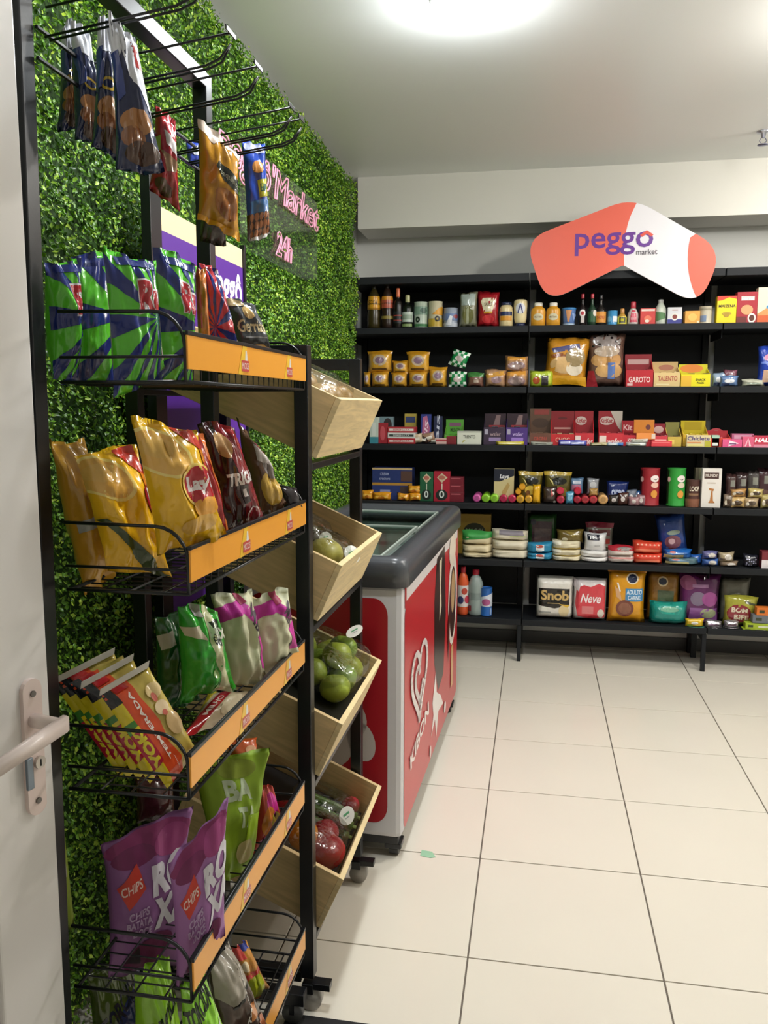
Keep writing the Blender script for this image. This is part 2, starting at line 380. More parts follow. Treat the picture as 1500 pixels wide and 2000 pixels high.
fr = [pl.verts.new((x, .007, z)) for x, z in pts]; bk = [pl.verts.new((x, 0, z)) for x, z in pts]
pl.faces.new(fr); pl.faces.new(bk[::-1])
for i in range(17): pl.faces.new((fr[i], bk[i], bk[(i+1) % 17], fr[(i+1) % 17]))
bmesh.ops.recalc_face_normals(pl, faces=pl.faces)
plate = obj('handle_plate', pl, mat('e6d2cb', 'plastic'), door)
for z in (1.047, .889, .984):
    bm = bmesh.new(); lathe(bm, [(.0045, 0), (.0045, .002)], 12); s = obj('screw', bm, mat('6d6a68', 'steel'), plate); s.rotation_euler = (-math.pi/2, 0, 0); s.location = (.036, .0075, z)
bm = bmesh.new(); tube(bm, [(.036, .004, 1.008), (.036, .052, 1.008)], .0105, 14)
# flat blade lever
def blade(x0, x1, z0, z1, h0, h1, y0, y1):
    P = [(x0, y0, z0-h0), (x1, y0, z1-h1), (x1, y0, z1+h1), (x0, y0, z0+h0)]; A = [bm.verts.new(p) for p in P]; B = [bm.verts.new((p[0], y1, p[2])) for p in P]
    fs = [bm.faces.new(A), bm.faces.new(B[::-1])]+[bm.faces.new((A[i], B[i], B[(i+1) % 4], A[(i+1) % 4])) for i in range(4)]
    bmesh.ops.recalc_face_normals(bm, faces=fs); bmesh.ops.bevel(bm, geom=list({e for f in fs for e in f.edges}), offset=.003, segments=2, affect='EDGES')
blade(.022, .165, 1.008, .985, .012, .010, .048, .062)
obj('lever_handle', bm, mat('ecdcd5', 'plastic'), door, True)
bm = bmesh.new(); tube(bm, [(.032, .004, .945), (.032, .012, .945)], .009, 18); obj('lock_cylinder', bm, mat('c9c3bd', 'steel'), plate)
obj('key_slot', box(.031, .012, .94, .033, .0126, .95), mat('222222', 'paper'), plate)
obj('lock_cover', box(.045, .007, .912, .056, .012, .958, .001), mat('7d8894', 'steel'), plate)  # small grey steel block beside the lock cylinder
# ------------------------------------------------------------------ black mat on the floor
tag(obj('floor_mat', box(-.55, 1.0, .0005, .6, 1.742, .006, .001), mat('1a1a1c', 'wall'), loc=(0, 0, 0)), 'black floor mat in front of the racks at the bottom edge of the photo', 'mat')
# a torn green tape on the floor
bm = bmesh.new(); q = [(-.335, 2.50), (-.30, 2.492), (-.285, 2.50), (-.30, 2.53), (-.335, 2.535)]; a = [bm.verts.new((x, y, .0012)) for x, y in q]; b = [bm.verts.new((x, y, .0002)) for x, y in q]
bm.faces.new(a); bm.faces.new(b[::-1]); [bm.faces.new((a[i], b[i], b[(i+1) % 5], a[(i+1) % 5])) for i in range(5)]
tag(obj('tape_scrap', bm, mat('9ccbaa', 'paper')), 'scrap of pale green tape on the floor beside the freezer', 'tape')
# ================================================================== snack rack
BM = mat('15171b', 'black_metal')
rack = thing('snack_rack', 'tall black metal snack rack with five wire baskets and yellow price strips', 'display rack', (-.70, 1.41, 0))
RO = Vector((-.70, 1.41, 0))
def rp(name, x0, y0, z0, x1, y1, z1, bev=.002, par=None, m=BM, ro=RO):
    return obj(name, box(x0-ro.x, y0-ro.y, z0, x1-ro.x, y1-ro.y, z1, bev), m, par or rack)
for y, dx in ((1.10, -.012), (1.72, 0)):
    o = rp('post', -.716+dx, y-.016, .06, -.685+dx, y+.016, 2.13)
    if y < 1.2:                                     # the near post leans a little outwards at its foot
        for v in o.data.vertices: v.co.x -= (2.13-v.co.z)*.012
rp('top_bar', -.716, 1.116, 2.098, -.684, 1.704, 2.13)
for z in (.08,): rp('cross_bar', -.712, 1.116, z, -.690, 1.704, z+.022)
for y in (1.10, 1.72):
    rp('foot', -.92, y-.016, .055, -.50, y+.016, .085)
    for x in (-.89, -.53):
        bm = bmesh.new(); tube(bm, [(x-RO.x, y-RO.y-.011, .031), (x-RO.x, y-RO.y+.011, .031)], .025, 16); obj('caster', bm, mat('5c5c5c', 'plastic'), rack, True)
        # stem kept as part of the foot
        rp('caster_stem', x-.006, y-.015, .03, x+.006, y-.012, .056, .001)
ZT = [1.549, 1.240, .933, .612, .262]; YN = [1.128, 1.117, 1.097, 1.085, 1.08]; YF = [1.743, 1.732, 1.712, 1.697, 1.69]
XF = -.492
def arcwire(y, zt):
    c = [(-.69, y, zt+.036), (-.545, y, zt+.034)]
    for a in range(1, 7):
        t = a/6*math.pi/2; c.append((-.545+.05*math.sin(t), y, zt-.016+.05*math.cos(t)))
    return c+[(XF-.003, y, zt-.066)]
for k in range(5):
    zt, y0, y1 = ZT[k], YN[k], YF[k]
    bm = bmesh.new(); rel = lambda P: [tuple(Vector(p)-RO) for p in P]
    for y in (y0, y1):
        tube(bm, rel(arcwire(y, zt)), .0028); tube(bm, rel([(-.69, y, zt-.030), (XF-.003, y, zt-.030)]), .0024); tube(bm, rel([(-.69, y, zt-.066), (XF-.003, y, zt-.066)]), .0028)
    for z in (zt+.002, zt-.066): tube(bm, rel([(XF-.004, y0, z), (XF-.004, y1, z)]), .003)
    tube(bm, rel([(-.684, y0, zt-.066), (-.684, y1, zt-.066)]), .003)
    b = obj('wire_basket', bm, BM, rack, True)
    bm = bmesh.new(); n = 21
    for i in range(1, n): y = y0+(y1-y0)*i/n; tube(bm, rel([(-.684, y, zt-.069), (XF-.004, y, zt-.069), (XF-.004, y, zt-.045)]), .0015, 5)
    for x in (-.64, -.59, -.54): tube(bm, rel([(x, y0, zt-.066), (x, y1, zt-.066)]), .0018, 5)
    obj('wire_grid', bm, BM, b)
    st = rp('price_strip', XF-.001, y0-.001, zt-.048, XF+.002, y1+.001, zt, .0005, b, mat('f5a83a', 'plastic'))
    S = lambda u, v, e, y0=y0, y1=y1, zt=zt: Vector((XF+.002+e, y0+(y1-y0)*u, zt-.048+.048*v))-RO
    for uc in (.38, .80):
        dc = [p_([(uc-.055, 0), (uc-.02, 0), (uc+.02, 1), (uc-.015, 1)], 'f3c33b'), p_([(uc+.0, .45), (uc+.022, .45), (uc+.015, .85), (uc+.006, .85)], 'e8e4df'), r_(uc-.028, .12, uc+.032, .50, 'c9504a'), t_('MICOS', uc-.025, .2, uc+.029, .42, 'f5e9e0', .0)]
        printed(S, dc, b, 'plastic', eps=.0003, step=.0002, name='strip_logo')
    rp('strip_edge', XF-.002, y0-.001, zt, XF+.003, y1+.001, zt+.006, .0005, b)
# hook rail and hooks
HK = [(1.15, 2.04), (1.25, 2.0), (1.375, 2.0), (1.565, 2.0), (1.63, 2.0)]
rp('hook_rail', -.698, 1.116, 1.927, -.693, 1.704, 1.932, .001); rp('hook_rail', -.698, 1.116, 1.968, -.693, 1.704, 1.973, .001)
for y, z in HK:
    bm = bmesh.new(); R3 = lambda P: [tuple(Vector(p)-RO) for p in P]
    tube(bm, R3([(-.70, y, z-.030), (-.462, y, z)]), .0018)
    for dy in (-.006, .006): tube(bm, R3([(-.70, y+dy, z-.072), (-.50, y+dy, z-.046), (-.478, y+dy, z-.038), (-.462, y, z-.016)]), .0018)
    h = obj('display_hook', bm, BM, rack, True)
    rp('price_plate', -.4625, y-.020, z-.003, -.4605, y+.020, z+.004, .0003, h)
# ================================================================== crate rack
CRK = Vector((-.70, 2.05, 0))
cr = thing('crate_rack', 'black metal rack on casters carrying four tilted wooden crates of produce', 'display rack', tuple(CRK))
def cp(name, *a, par=None, m=BM, bev=.002): return rp(name, *a, bev=bev, par=par or cr, m=m, ro=CRK)
CY0, CY1 = 1.777, 2.325
for y in (CY0, CY1):
    for x in (-.507, -.905): cp('post', x-.016, y-.016, .085, x+.016, y+.016, 1.58)
    cp('end_bar', -.889, y-.014, 1.548, -.523, y+.014, 1.58); cp('end_bar', -.889, y-.014, .072, -.523, y+.014, .10)
CZ = [1.463, 1.088, .712, .325]; TL = math.radians(24)
for k, z in enumerate(CZ):
    cp('shelf_bar', -.517, CY0+.017, z-.158, -.491, CY1-.017, z-.142)
    zb = z-.15+.385*math.tan(TL); cp('shelf_bar', -.917, CY0+.017, zb-.012, -.891, CY1-.017, zb+.002)
for y in (CY0, CY1):
    for x in (-.507, -.905):
        c = cp('caster', x-.014, y-.018, .045, x+.014, y+.018, .071)
        bm = bmesh.new(); tube(bm, [(x+.006-CRK.x, y-.013-CRK.y, .028), (x+.006-CRK.x, y+.013-CRK.y, .028)], .0275, 20); obj('wheel', bm, mat('a9a49c', 'plastic'), c, True)
        obj('brake_lever', box(x+.01-CRK.x, y-.016-CRK.y, .058, x+.055-CRK.x, y+.012-CRK.y, .074, .001), BM, c)
CT = ['topmost pale wooden crate on the crate rack, its lit front seen', 'second wooden crate from the top on the crate rack, holding film wrapped lemons', 'third wooden crate from the top on the crate rack, holding green oranges', 'lowest wooden crate on the crate rack, holding peppers and greens']
WD = mat('e6c791', 'wood'); WD_LIT = mat('f0d7a2', 'wood')  # second wood is a lighter copy: light on the front panels put into colour
CL, CHh, CW = .425, .145, .500
crates = []
for k, z in enumerate(CZ):
    # local frame: x from front rim to the back (up slope), y across, z normal to the slope; origin at front top edge
    t = thing('wooden_crate', CT[k], 'crate', (-.425, 1.80, z), 'wooden crates on the crate rack'); t.rotation_euler = (0, TL, 0)
    th = .013
    def w(name, *a, m=WD): return obj(name, box(*a, bev=.0015), m, t)
    for y in (0, CW-th): w('side_panel', -CL, y, -CHh, -th, y+th, 0)
    w('front_panel', -th, 0, -CHh, 0, CW, 0, m=WD_LIT); w('back_panel', -CL-th, 0, -CHh, -CL, CW, 0)
    w('bottom_panel', -CL, th, -CHh, -th, CW-th, -CHh+.01)
    crates.append(t)
def crate_pt(k, a, y, h): # a: distance back from the front rim, h: height above crate floor
    c, s = math.cos(TL), math.sin(TL); lx, lz = -a, -CHh+.01+h
    return Vector((-.425+lx*c+lz*s, 1.80+y, CZ[k]-lx*s+lz*c))
# ------------------------------------------------------------------ totem banner behind the snack rack
bn = thing('banner_stand', 'black framed banner stand with cream and purple print behind the snack rack', 'banner', (-.945, 2.28, 0))
def np_(name, *a, m=BM, bev=.001, par=None): return rp(name, *a, bev=bev, par=par or bn, m=m, ro=Vector((-.945, 2.28, 0)))
np_('post', -.950, 1.93, .0, -.925, 1.99, 2.02); np_('post', -.952, 2.615, .0, -.935, 2.63, 1.96)
f = np_('panel', -.952, 1.992, .9, -.942, 2.613, 1.945, m=mat('f1dcae', 'paper'))
S = lambda u, v, e: Vector((-.942+e, 1.992+.621*u, .9+1.045*v))-Vector((-.945, 2.28, 0))
printed(S, [r_(0, 0, 1, .945, '5b2a94'), t_('peggô', .55, .80, .98, .92, 'f3eefa', .03), t_('market', .72, .76, .96, .79, 'f3eefa', .01)], f, 'paper', eps=.0006, name='banner_print')
# ================================================================== chest freezer
fz = thing('chest_freezer', 'red and white ice cream chest freezer with dark grey lid frame and glass lids', 'freezer', (-.388, 2.45, 0)); fz.rotation_euler = (0, 0, math.radians(-1.75))
FW, FL = .525, 1.39
RED = 'c1222c'; WH = 'd6d4d6'
bm = box(-FW, 0, .075, 0, FL, .905, .02); body = obj('body', bm, mat(WH, 'plastic'), fz, True)
for p in body.data.polygons: p.use_smooth = False
obj('plinth', box(-FW+.02, .02, .045, -.015, FL-.02, .075, .004), mat('2a2b2e', 'plastic'), fz)
for x in (-FW+.06, -.036):
    for y in (.05, FL-.05):
        bm = bmesh.new(); bx(bm, x-.025, y-.03, .03, x+.03, y+.03, .05, bev=.004); tube(bm, [(x-.012, y, .026), (x+.018, y, .026)], .025, 16); obj('caster', bm, mat('242527', 'plastic'), fz)
LG = mat('4a4d52', 'plastic')
O_ = .014
def ring(x0, y0, x1, y1, r, n=6):
    out = []
    for cx, cy, a0 in ((x1-r, y1-r, 0), (x0+r, y1-r, 90), (x0+r, y0+r, 180), (x1-r, y0+r, 270)):
        out += [(cx+r*math.cos(math.radians(a0+90*i/n)), cy+r*math.sin(math.radians(a0+90*i/n))) for i in range(n+1)]
    return out
lid = bmesh.new(); loops = []
for dx, z in ((0, .895), (0, .955), (.004, .972), (.014, .984), (.026, .988), (.066, .984), (.07, .93)):
    loops.append([lid.verts.new((x, y, z)) for x, y in ring(-FW-O_+dx, -O_+dx, O_-dx, FL+O_-dx, max(.045-dx*.4, .012))])
for A, B in zip(loops, loops[1:]+loops[:1]):
    n = len(A)
    for q in range(n): lid.faces.new((A[q], A[(q+1) % n], B[(q+1) % n], B[q]))
bmesh.ops.recalc_face_normals(lid, faces=lid.faces)
obj('lid_frame', lid, LG, fz, True)
for nm, y0, y1, z in (('glass_lid', .09, .76, .968), ('glass_lid', .70, FL-.07, .955)):
    g = obj(nm, box(-FW+.075, y0, z, -.085, y1, z+.005), mat('c9d6cf', 'glass'), fz)
    bm = bmesh.new()
    for x in (-FW+.077, -.093): bx(bm, x, y0, z-.004, x+.008, y1, z+.009)
    for y in (y0, y1-.008): bx(bm, -FW+.085, y, z-.004, -.093, y+.008, z+.009)
    obj('lid_rim', bm, mat('b4beb5', 'plastic'), g)
bm = bmesh.new(); bx(bm, -FW+.075, .07, .60, -.085, FL-.07, .61)
obj('inner_floor', bm, mat('3a3d40', 'plastic'), fz)
def rrect(u0, v0, u1, v1, rx, ry, c):
    q = []
    for cx, cy, a0 in ((u1-rx, v1-ry, 0), (u0+rx, v1-ry, 90), (u0+rx, v0+ry, 180), (u1-rx, v0+ry, 270)):
        q += [(cx+rx*math.cos(math.radians(a0+i*15)), cy+ry*math.sin(math.radians(a0+i*15))) for i in range(7)]
    return p_(q, c)
# side facing the aisle (long side)
S = lambda u, v, e: Vector((e, .012+(FL-.024)*u, .085+.815*v))
def heart(cu, cv, s, k, col, wd):
    out = []
    for sc in (1.0, .55):
        pts = []
        for i in range(41 if sc == 1.0 else 30):
            t = math.pi*(1.97-1.9*i/40) if sc == 1.0 else math.pi*(1.93-1.8*i/40); x = 16*math.sin(t)**3; y = 13*math.cos(t)-5*math.cos(2*t)-2*math.cos(3*t)-math.cos(4*t)
            pts.append((cu+x/16*s*sc, cv+(y+2)/16*s*k*sc*1.15))
        out += stroke(pts, wd, col)
    return out
D = [rrect(.012, .012, .995, .905, .02, .04, RED), r_(.012, .905, .995, 1, RED),  r_(.03, .93, .97, .985, 'e6e0e0')]
D += [p_([(.50, .95), (.66, .97), (.70, .60), (.66, .30), (.55, .27), (.47, .45), (.46, .75)], '2b1512'), p_([(.44, .27), (.50, .40), (.52, .28), (.60, .22), (.66, .14), (.56, .16), (.52, .05), (.49, .16), (.42, .12), (.46, .2)], 'f1ece8')]
D += [p_([(.55, .92), (.60, .93), (.585, .80), (.60, .68), (.56, .62), (.565, .76)], 'e9dcc0'), e_(.86, .62, .11, .26, 'f2e9df'), e_(.86, .60, .075, .2, '3a1c15'), e_(.86, .66, .045, .12, 'caa678'), e_(.84, .9, .08, .09, 'f0e2d2'), r_(.83, .12, .88, .36, 'd9a56a'), p_([(.74, .5), (.80, .75), (.78, .42), (.76, .3)], '5a2019')]
D += [t_('KIBON', .075, .235, .37, .30, 'f4e9e6', .03, .1, 14), e_(.69, .10, .02, .03, 'f1ece8'), e_(.4, .06, .012, .03, 'e8d0cc')]
for dd in heart(.21, .50, .115, 1.35, 'f4ecea', .026): D.append(dd)
printed(S, D, body, 'plastic', eps=.0008, step=.0003, name='aisle_side_print')
S = lambda u, v, e: Vector((-FW+.012+(FW-.024)*u, -e, .085+.815*v))
D = [rrect(.02, .05, .93, .95, .09, .07, 'a31b26')]
D += [e_(.14, .86, .1, .05, 'b9a8a8')]+[e_(x, y, .10, .075, 'bdb5ae', rot=r) for x, y, r in ((.55, .44, 20), (.70, .47, -20), (.62, .35, 30), (.48, .36, 0), (.76, .38, -30))]
D += [e_(x, y, .022, .012, '3a1512') for x, y in ((.6, .27), (.66, .24), (.72, .26), (.7, .2), (.64, .15), (.76, .12), (.8, .11))]
printed(S, D, body, 'plastic', eps=.0008, step=.0003, name='end_print')
# ================================================================== wall shelving
SM = mat('181b1f', 'shelf_metal'); SD = mat('101316', 'shelf_metal')
SY, SB = 4.641, 5.02
SZ = [1.880, 1.552, 1.232, .905, .583, .245]
SN = ['left', 'middle', 'right']
for b in range(3):
    x0 = -1.052+b*1.0; x1 = x0+.998
    s = thing('wall_shelving', ['left bay of the black wall shelving, beside the plant wall', 'middle bay of the black wall shelving, under the hanging store sign', 'right bay of the black wall shelving, cut by the photo edge'][b], 'shelving', (x0, SB, 0), 'black wall shelving bays')
    so = Vector((x0, SB, 0))
    def sp(name, *a, par=None, bev=.001, m=SM): return rp(name, *a, bev=bev, par=par or s, m=m, ro=so)
    for z0 in (.25, .58, .905, 1.23, 1.55, 1.88): sp('back_panel', x0+.035, SB-.006, z0, x1-.035, SB, z0+.31, m=SD)
    sp('upright', x1-.033, SB-.03, 0, x1+.0, SB+.012, 2.16, m=mat('0a0b0d', 'shelf_metal'))
    if b == 0: sp('upright', x0, SB-.03, 0, x0+.033, SB+.012, 2.16, m=mat('0a0b0d', 'shelf_metal'))
    for k, z in enumerate(SZ):
        h = sp('shelf_board', x0+.002, SY, z-.034, x1-.002, SB-.008, z, bev=.002)
        sp('bracket', x0+.004, SY+.06, z-.075, x0+.008, SB-.03, z-.035, par=h)
    h = sp('canopy_board', x0+.002, SY, 2.118, x1-.002, SB-.008, 2.158, bev=.002)
    sp('foot', x1-.022, SY+.003, 0, x1+.0, SY+.03, .21); sp('foot_rail', x1-.022, SY+.03, .17, x1+.0, SB-.03, .21); sp('foot', x1-.03, SB-.12, 0, x1-.0, SB-.09, .17)
# ------------------------------------------------------------------ hanging store sign
sg = thing('store_sign', 'boomerang shaped coral and white sign with purple lettering above the shelves', 'sign', (.40, 4.60, 2.16))
px = lambda x, y: at(x, y, 4.60)
def rounded(pts, rad, n=8):
    out = []
    for i, p in enumerate(pts):
        a, b = Vector(pts[i-1]), Vector(pts[(i+1) % len(pts)]); q = Vector(p); r = rad[i]
        da, db = (a-q), (b-q); ra = min(r, da.length*.48); rb = min(r, db.length*.48)
        s, e = q+da.normalized()*ra, q+db.normalized()*rb
        out += [tuple(s*(1-t)**2+q*2*t*(1-t)+e*t*t) for t in [j/n for j in range(n+1)]]
    return out
outl = rounded([(1025, 468), (1235, 386), (1412, 487), (1366, 598), (1217, 518), (1066, 592)], [46, 44, 52, 50, 4, 48])
# split curves given in sign pixels
def curve(a, c, b, n=10): return [tuple(Vector(a)*(1-t)**2+Vector(c)*2*t*(1-t)+Vector(b)*t*t) for t in [j/n for j in range(n+1)]]
def plate(poly, y0, y1):
    bm = bmesh.new(); A = [bm.verts.new((px(x, y).x-.40, y0-4.60, px(x, y).z-2.16)) for x, y in poly]; B = [bm.verts.new((v.co.x, y1-4.60, v.co.z)) for v in A]
    bm.faces.new(A); bm.faces.new(B[::-1])
    for i in range(len(A)): bm.faces.new((A[i], B[i], B[(i+1) % len(A)], A[(i+1) % len(A)]))
    bmesh.ops.recalc_face_normals(bm, faces=bm.faces); return bm
obj('board', plate(outl, 4.600, 4.612), mat('eceaf0', 'paper'), sg)
cxy = lambda L, sgn, cv: None
def side_poly(poly, cv, left):
    """part of the outline lying left/right of a curve cv running top->bottom"""
    def xc(y):
        for a, b in zip(cv, cv[1:]):
            if a[1] <= y <= b[1]: return a[0]+(b[0]-a[0])*(y-a[1])/max(b[1]-a[1], 1e-6)
        return cv[0][0] if y < cv[0][1] else cv[-1][0]
    dense = []
    for i, p in enumerate(poly):
        q = poly[(i+1) % len(poly)]; dense += [(p[0]+(q[0]-p[0])*t/12, p[1]+(q[1]-p[1])*t/12) for t in range(12)]
    ins = [(x < xc(y)) == left for x, y in dense]; n = len(dense)
    st = next(i for i in range(n) if ins[i] and not ins[i-1]); run = []
    i = st
    while ins[i % n] and len(run) < n: run.append(dense[i % n]); i += 1
    a, b = run[-1], run[0]; up = a[1] < b[1]
    c = [p for p in cv if min(a[1], b[1])+2 < p[1] < max(a[1], b[1])-2]
    return run+(c if up else c[::-1])
CORAL = mat('ea6650', 'paper')
cv1 = curve((1244, 398), (1215, 440), (1219, 522)); cv2 = curve((1352, 450), (1330, 520), (1362, 585))
for nm, q in (('coral_field', side_poly(outl, cv1, True)), ('coral_tip', side_poly(outl, cv2, False))): obj(nm, plate(q, 4.5988, 4.5999), CORAL, sg)
S = lambda u, v, e: Vector((px(1000, 0).x+(px(1450, 500).x-px(1000, 500).x)*u-.40, -.0013-e, px(1225, 700).z+(px(1225, 400).z-px(1225, 700).z)*v-2.16))
U = lambda x: (x-1000)/450
Vv = lambda y: (700-y)/300
D = [t_('peggo', U(1137), Vv(496), U(1290), Vv(452), '6b3597', .012), t_('market', U(1258), Vv(497), U(1299), Vv(486), '5b5560', .01), p_([(U(1264), Vv(459)), (U(1277), Vv(450)), (U(1290), Vv(459)), (U(1286), Vv(463)), (U(1277), Vv(457)), (U(1268), Vv(463))], 'e0523f')]
printed(S, D, sg, 'plastic', eps=.0006, name='sign_print')
for x in (.10, .70):
    obj('standoff', box(x-.40-.01, .012, -.03, x-.40+.01, .042, -.01, .001), BM, sg)
# ================================================================== goods on the wall shelves
PY = 4.672          # front faces of the goods
def span(xl, xr, y, Y): return at(xl, y, Y).x, at(xr, y, Y).x
def dims(row, xl, xr, yt, yb, Y):
    z0 = SZ[row]+.0008 if yb is None else at((xl+xr)/2, yb, Y).z
    z0 = max(z0, SZ[row]+.0008)
    xa, xb = at(xl, (yt+(yb or yt+30))/2, Y).x, at(xr, (yt+(yb or yt+30))/2, Y).x
    z1 = at((xl+xr)/2, yt, Y).z
    return xa, xb, z0, z1
def Bx(row, xl, xr, yt, h, label, cat, name, dec=(), yb=None, dy=0, d=.06, fin='paper', g=None, side=None, lean=0):
    Y = PY+dy; a, b, z0, z1 = dims(row, xl, xr, yt, yb, Y)
    bm = box(-(b-a)/2, 0, 0, (b-a)/2, d, z1-z0, bev=.0015)
    o = obj(name, bm, [mat(h, fin)], None, loc=((a+b)/2, Y, z0)); tag(o, label, cat, g)
    if lean: o.rotation_euler = (math.radians(-lean), 0, 0)
    S = lambda u, v, e: Vector((-(b-a)/2+(b-a)*u, -e, (z1-z0)*v))
    printed(S, list(dec), o, fin, eps=.0004, step=.0003)
    return o
def Dp(row, xl, xr, yt, ym, h, h2, label, cat, name, dec=(), dec2=(), dy=0, d=.09, g=None, yb=None, contents=None):
    """open display carton: low tray in front, raised printed card behind"""
    Y = PY+dy; a, b, z0, z1 = dims(row, xl, xr, yt, yb, Y); zm = at((xl+xr)/2, ym, Y).z; W = b-a
    bm = bmesh.new(); t = .003; hh = zm-z0
    bx(bm, -W/2, 0, 0, W/2, t, hh); bx(bm, -W/2, t, 0, W/2, d, t)
    for s in (-1, 1):
        x0, x1 = (-W/2, -W/2+t) if s < 0 else (W/2-t, W/2)
        v = bx(bm, x0, t, t, x1, d, hh)
        for q in v:
            if q.co.z > t*2 and q.co.y > d/2: q.co.z = hh+(z1-z0-hh)*.6
    o = obj(name, bm, mat(h, 'paper'), None, loc=((a+b)/2, Y, z0)); tag(o, label, cat, g)
    c = obj('header_card', box(-W/2, d, 0, W/2, d+t, z1-z0), mat(h2, 'paper'), o)
    S = lambda u, v, e: Vector((-W/2+W*u, -e, hh*v)); printed(S, list(dec), o, 'paper', eps=.0004, step=.0003)
    S2 = lambda u, v, e: Vector((-W/2+W*u, d-e, hh+(z1-z0-hh)*v)); printed(S2, list(dec2), c, 'paper', eps=.0004, step=.0003, name='card_print')
    n = max(2, int(W/.03))
    for i in range(n):
        x = -W/2+W*(i+.5)/n; k = obj('wrapped_bar', box(x-W/n*.42, .012, .004, x+W/n*.42, d-.01, hh*1.02+.004*(i % 2), .002), mat(contents or h2, 'foil'), o)
    return o
PRF = {
 'oil': ([(.42, 0), (.5, .02), (.5, .30), (.46, .42), (.5, .55), (.42, .72), (.22, .86), (.17, .88)], (.17, .88, 1.0)),
 'wine': ([(.46, 0), (.5, .02), (.5, .58), (.42, .66), (.2, .74), (.17, .8)], (.22, .78, 1.0)),
 'sauce': ([(.46, 0), (.5, .02), (.5, .46), (.4, .54), (.18, .66), (.15, .86)], (.19, .85, 1.0)),
 'squeeze': ([(.42, 0), (.5, .04), (.47, .2), (.5, .34), (.46, .5), (.3, .66), (.22, .7)], (.24, .7, 1.0)),
 'mustard': ([(.44, 0), (.5, .03), (.5, .62), (.46, .72), (.28, .82), (.26, .84)], (.28, .84, 1.0)),
 'jar': ([(.44, 0), (.5, .04), (.5, .62), (.46, .78), (.36, .86), (.36, .88)], (.38, .87, 1.0)),
 'invert': ([(.34, .12), (.40, .14), (.46, .30), (.47, .55), (.5, .8), (.48, .95), (.36, 1.0)], (.36, 0, .13)),
 'milk': ([(.46, 0), (.5, .02), (.5, .55), (.44, .68), (.24, .84), (.22, .88)], (.25, .87, 1.0)),
 'cup': ([(.38, 0), (.40, .01), (.48, .88), (.49, .9)], (.5, .88, 1.0)),
 'can': ([(.46, 0), (.5, .015), (.5, .03), (.485, .045), (.485, .95), (.5, .965), (.5, .985), (.47, .985), (.46, .97)], None),
 'jug': ([(.44, 0), (.5, .03), (.5, .35), (.46, .42), (.5, .5), (.5, .68), (.34, .82), (.2, .87), (.2, .89)], (.23, .88, 1.0)),
}
def Bt(row, prof, xl, xr, yt, h, label, cat, name, dec=(), cap=None, dy=0, fin='plastic', g=None, yb=None, flat=1.0):
    P, C = PRF[prof]; a, b, z0, z1 = dims(row, xl, xr, yt, yb, PY+dy); W = b-a; H = z1-z0
    bm = bmesh.new(); pr = [(r*W, z*H) for r, z in P]
    # smooth the profile
    dense = []
    for (r0, q0), (r1, q1) in zip(pr, pr[1:]): dense += [(r0+(r1-r0)*t/3, q0+(q1-q0)*t/3) for t in range(3)]
    dense.append(pr[-1]); lathe(bm, dense, 22)
    R = max(r for r, _ in pr); Y = PY+dy+R*flat
    for v in bm.verts: v.co.y *= flat
    o = obj(name, bm, [mat(h, fin)], None, True, loc=((a+b)/2, Y, z0)); tag(o, label, cat, g)
    def rad(z):
        for (r0, q0), (r1, q1) in zip(pr, pr[1:]):
            if q0 <= z <= q1: return r0+(r1-r0)*(z-q0)/max(q1-q0, 1e-6)
        return pr[-1][0]
    def S(u, v, e):
        ang = (u-.5)*math.radians(200); r = rad(min(max(v, 0), 1)*H)+e*2
        return Vector((r*math.sin(ang), -r*math.cos(ang)*flat, v*H))
    printed(S, list(dec), o, 'paper' if fin in ('clear',) else fin, 14, 5, eps=.0005, step=.0003)
    if C:
        cb = bmesh.new(); r, q0, q1 = C; r *= W; q0 *= H; q1 *= H; s = 1 if prof != 'cup' else 1
        lathe(cb, [(r*.96, q0), (r, q0+(q1-q0)*.1), (r, q0+(q1-q0)*.85), (r*.85, q1)], 18)
        for v in cb.verts: v.co.y *= flat
        obj('cap' if prof != 'cup' else 'lid', cb, mat(cap or h, 'plastic'), o, True)
    if prof == 'can':
        cb = bmesh.new(); lathe(cb, [(W*.455, H*.955), (W*.455, H*.965)], 20); obj('lid', cb, mat('b8b8b4', 'steel'), o)
    return o
def Bg(row, xl, xr, yt, h, label, cat, name, dec=(), yb=None, dy=0, d=.05, fin='foil', g=None, p=2.4, tilt=0, roll=0, crk=1.0, seal=.06, seed=None):
    """upright or lying bag"""
    Y = PY+dy+d/2; a, b, z0, z1 = dims(row, xl, xr, yt, yb, Y)
    w_, h_ = b-a, z1-z0; c = Vector(((a+b)/2, Y, z0)); ty = math.tan(math.radians(tilt))*h_
    P = [(-w_/2, 0), (w_/2, 0), (w_/2, h_), (-w_/2, h_)]
    if roll:
        R = math.radians(roll); P = [(x*math.cos(R)-(z-h_/2)*math.sin(R), h_/2+x*math.sin(R)+(z-h_/2)*math.cos(R)) for x, z in P]
        lo = min(z for _, z in P); P = [(x, z-lo) for x, z in P]
    Q = [c+Vector((x, ty*z/max(h_, .001), z)) for x, z in P]
    o = pouch(name, *Q, d, h, dec, p=p, seal=seal, crk=crk, seed=int(xl*7+yt) % 97 if seed is None else seed, finish=fin)
    return tag(o, label, cat, g)
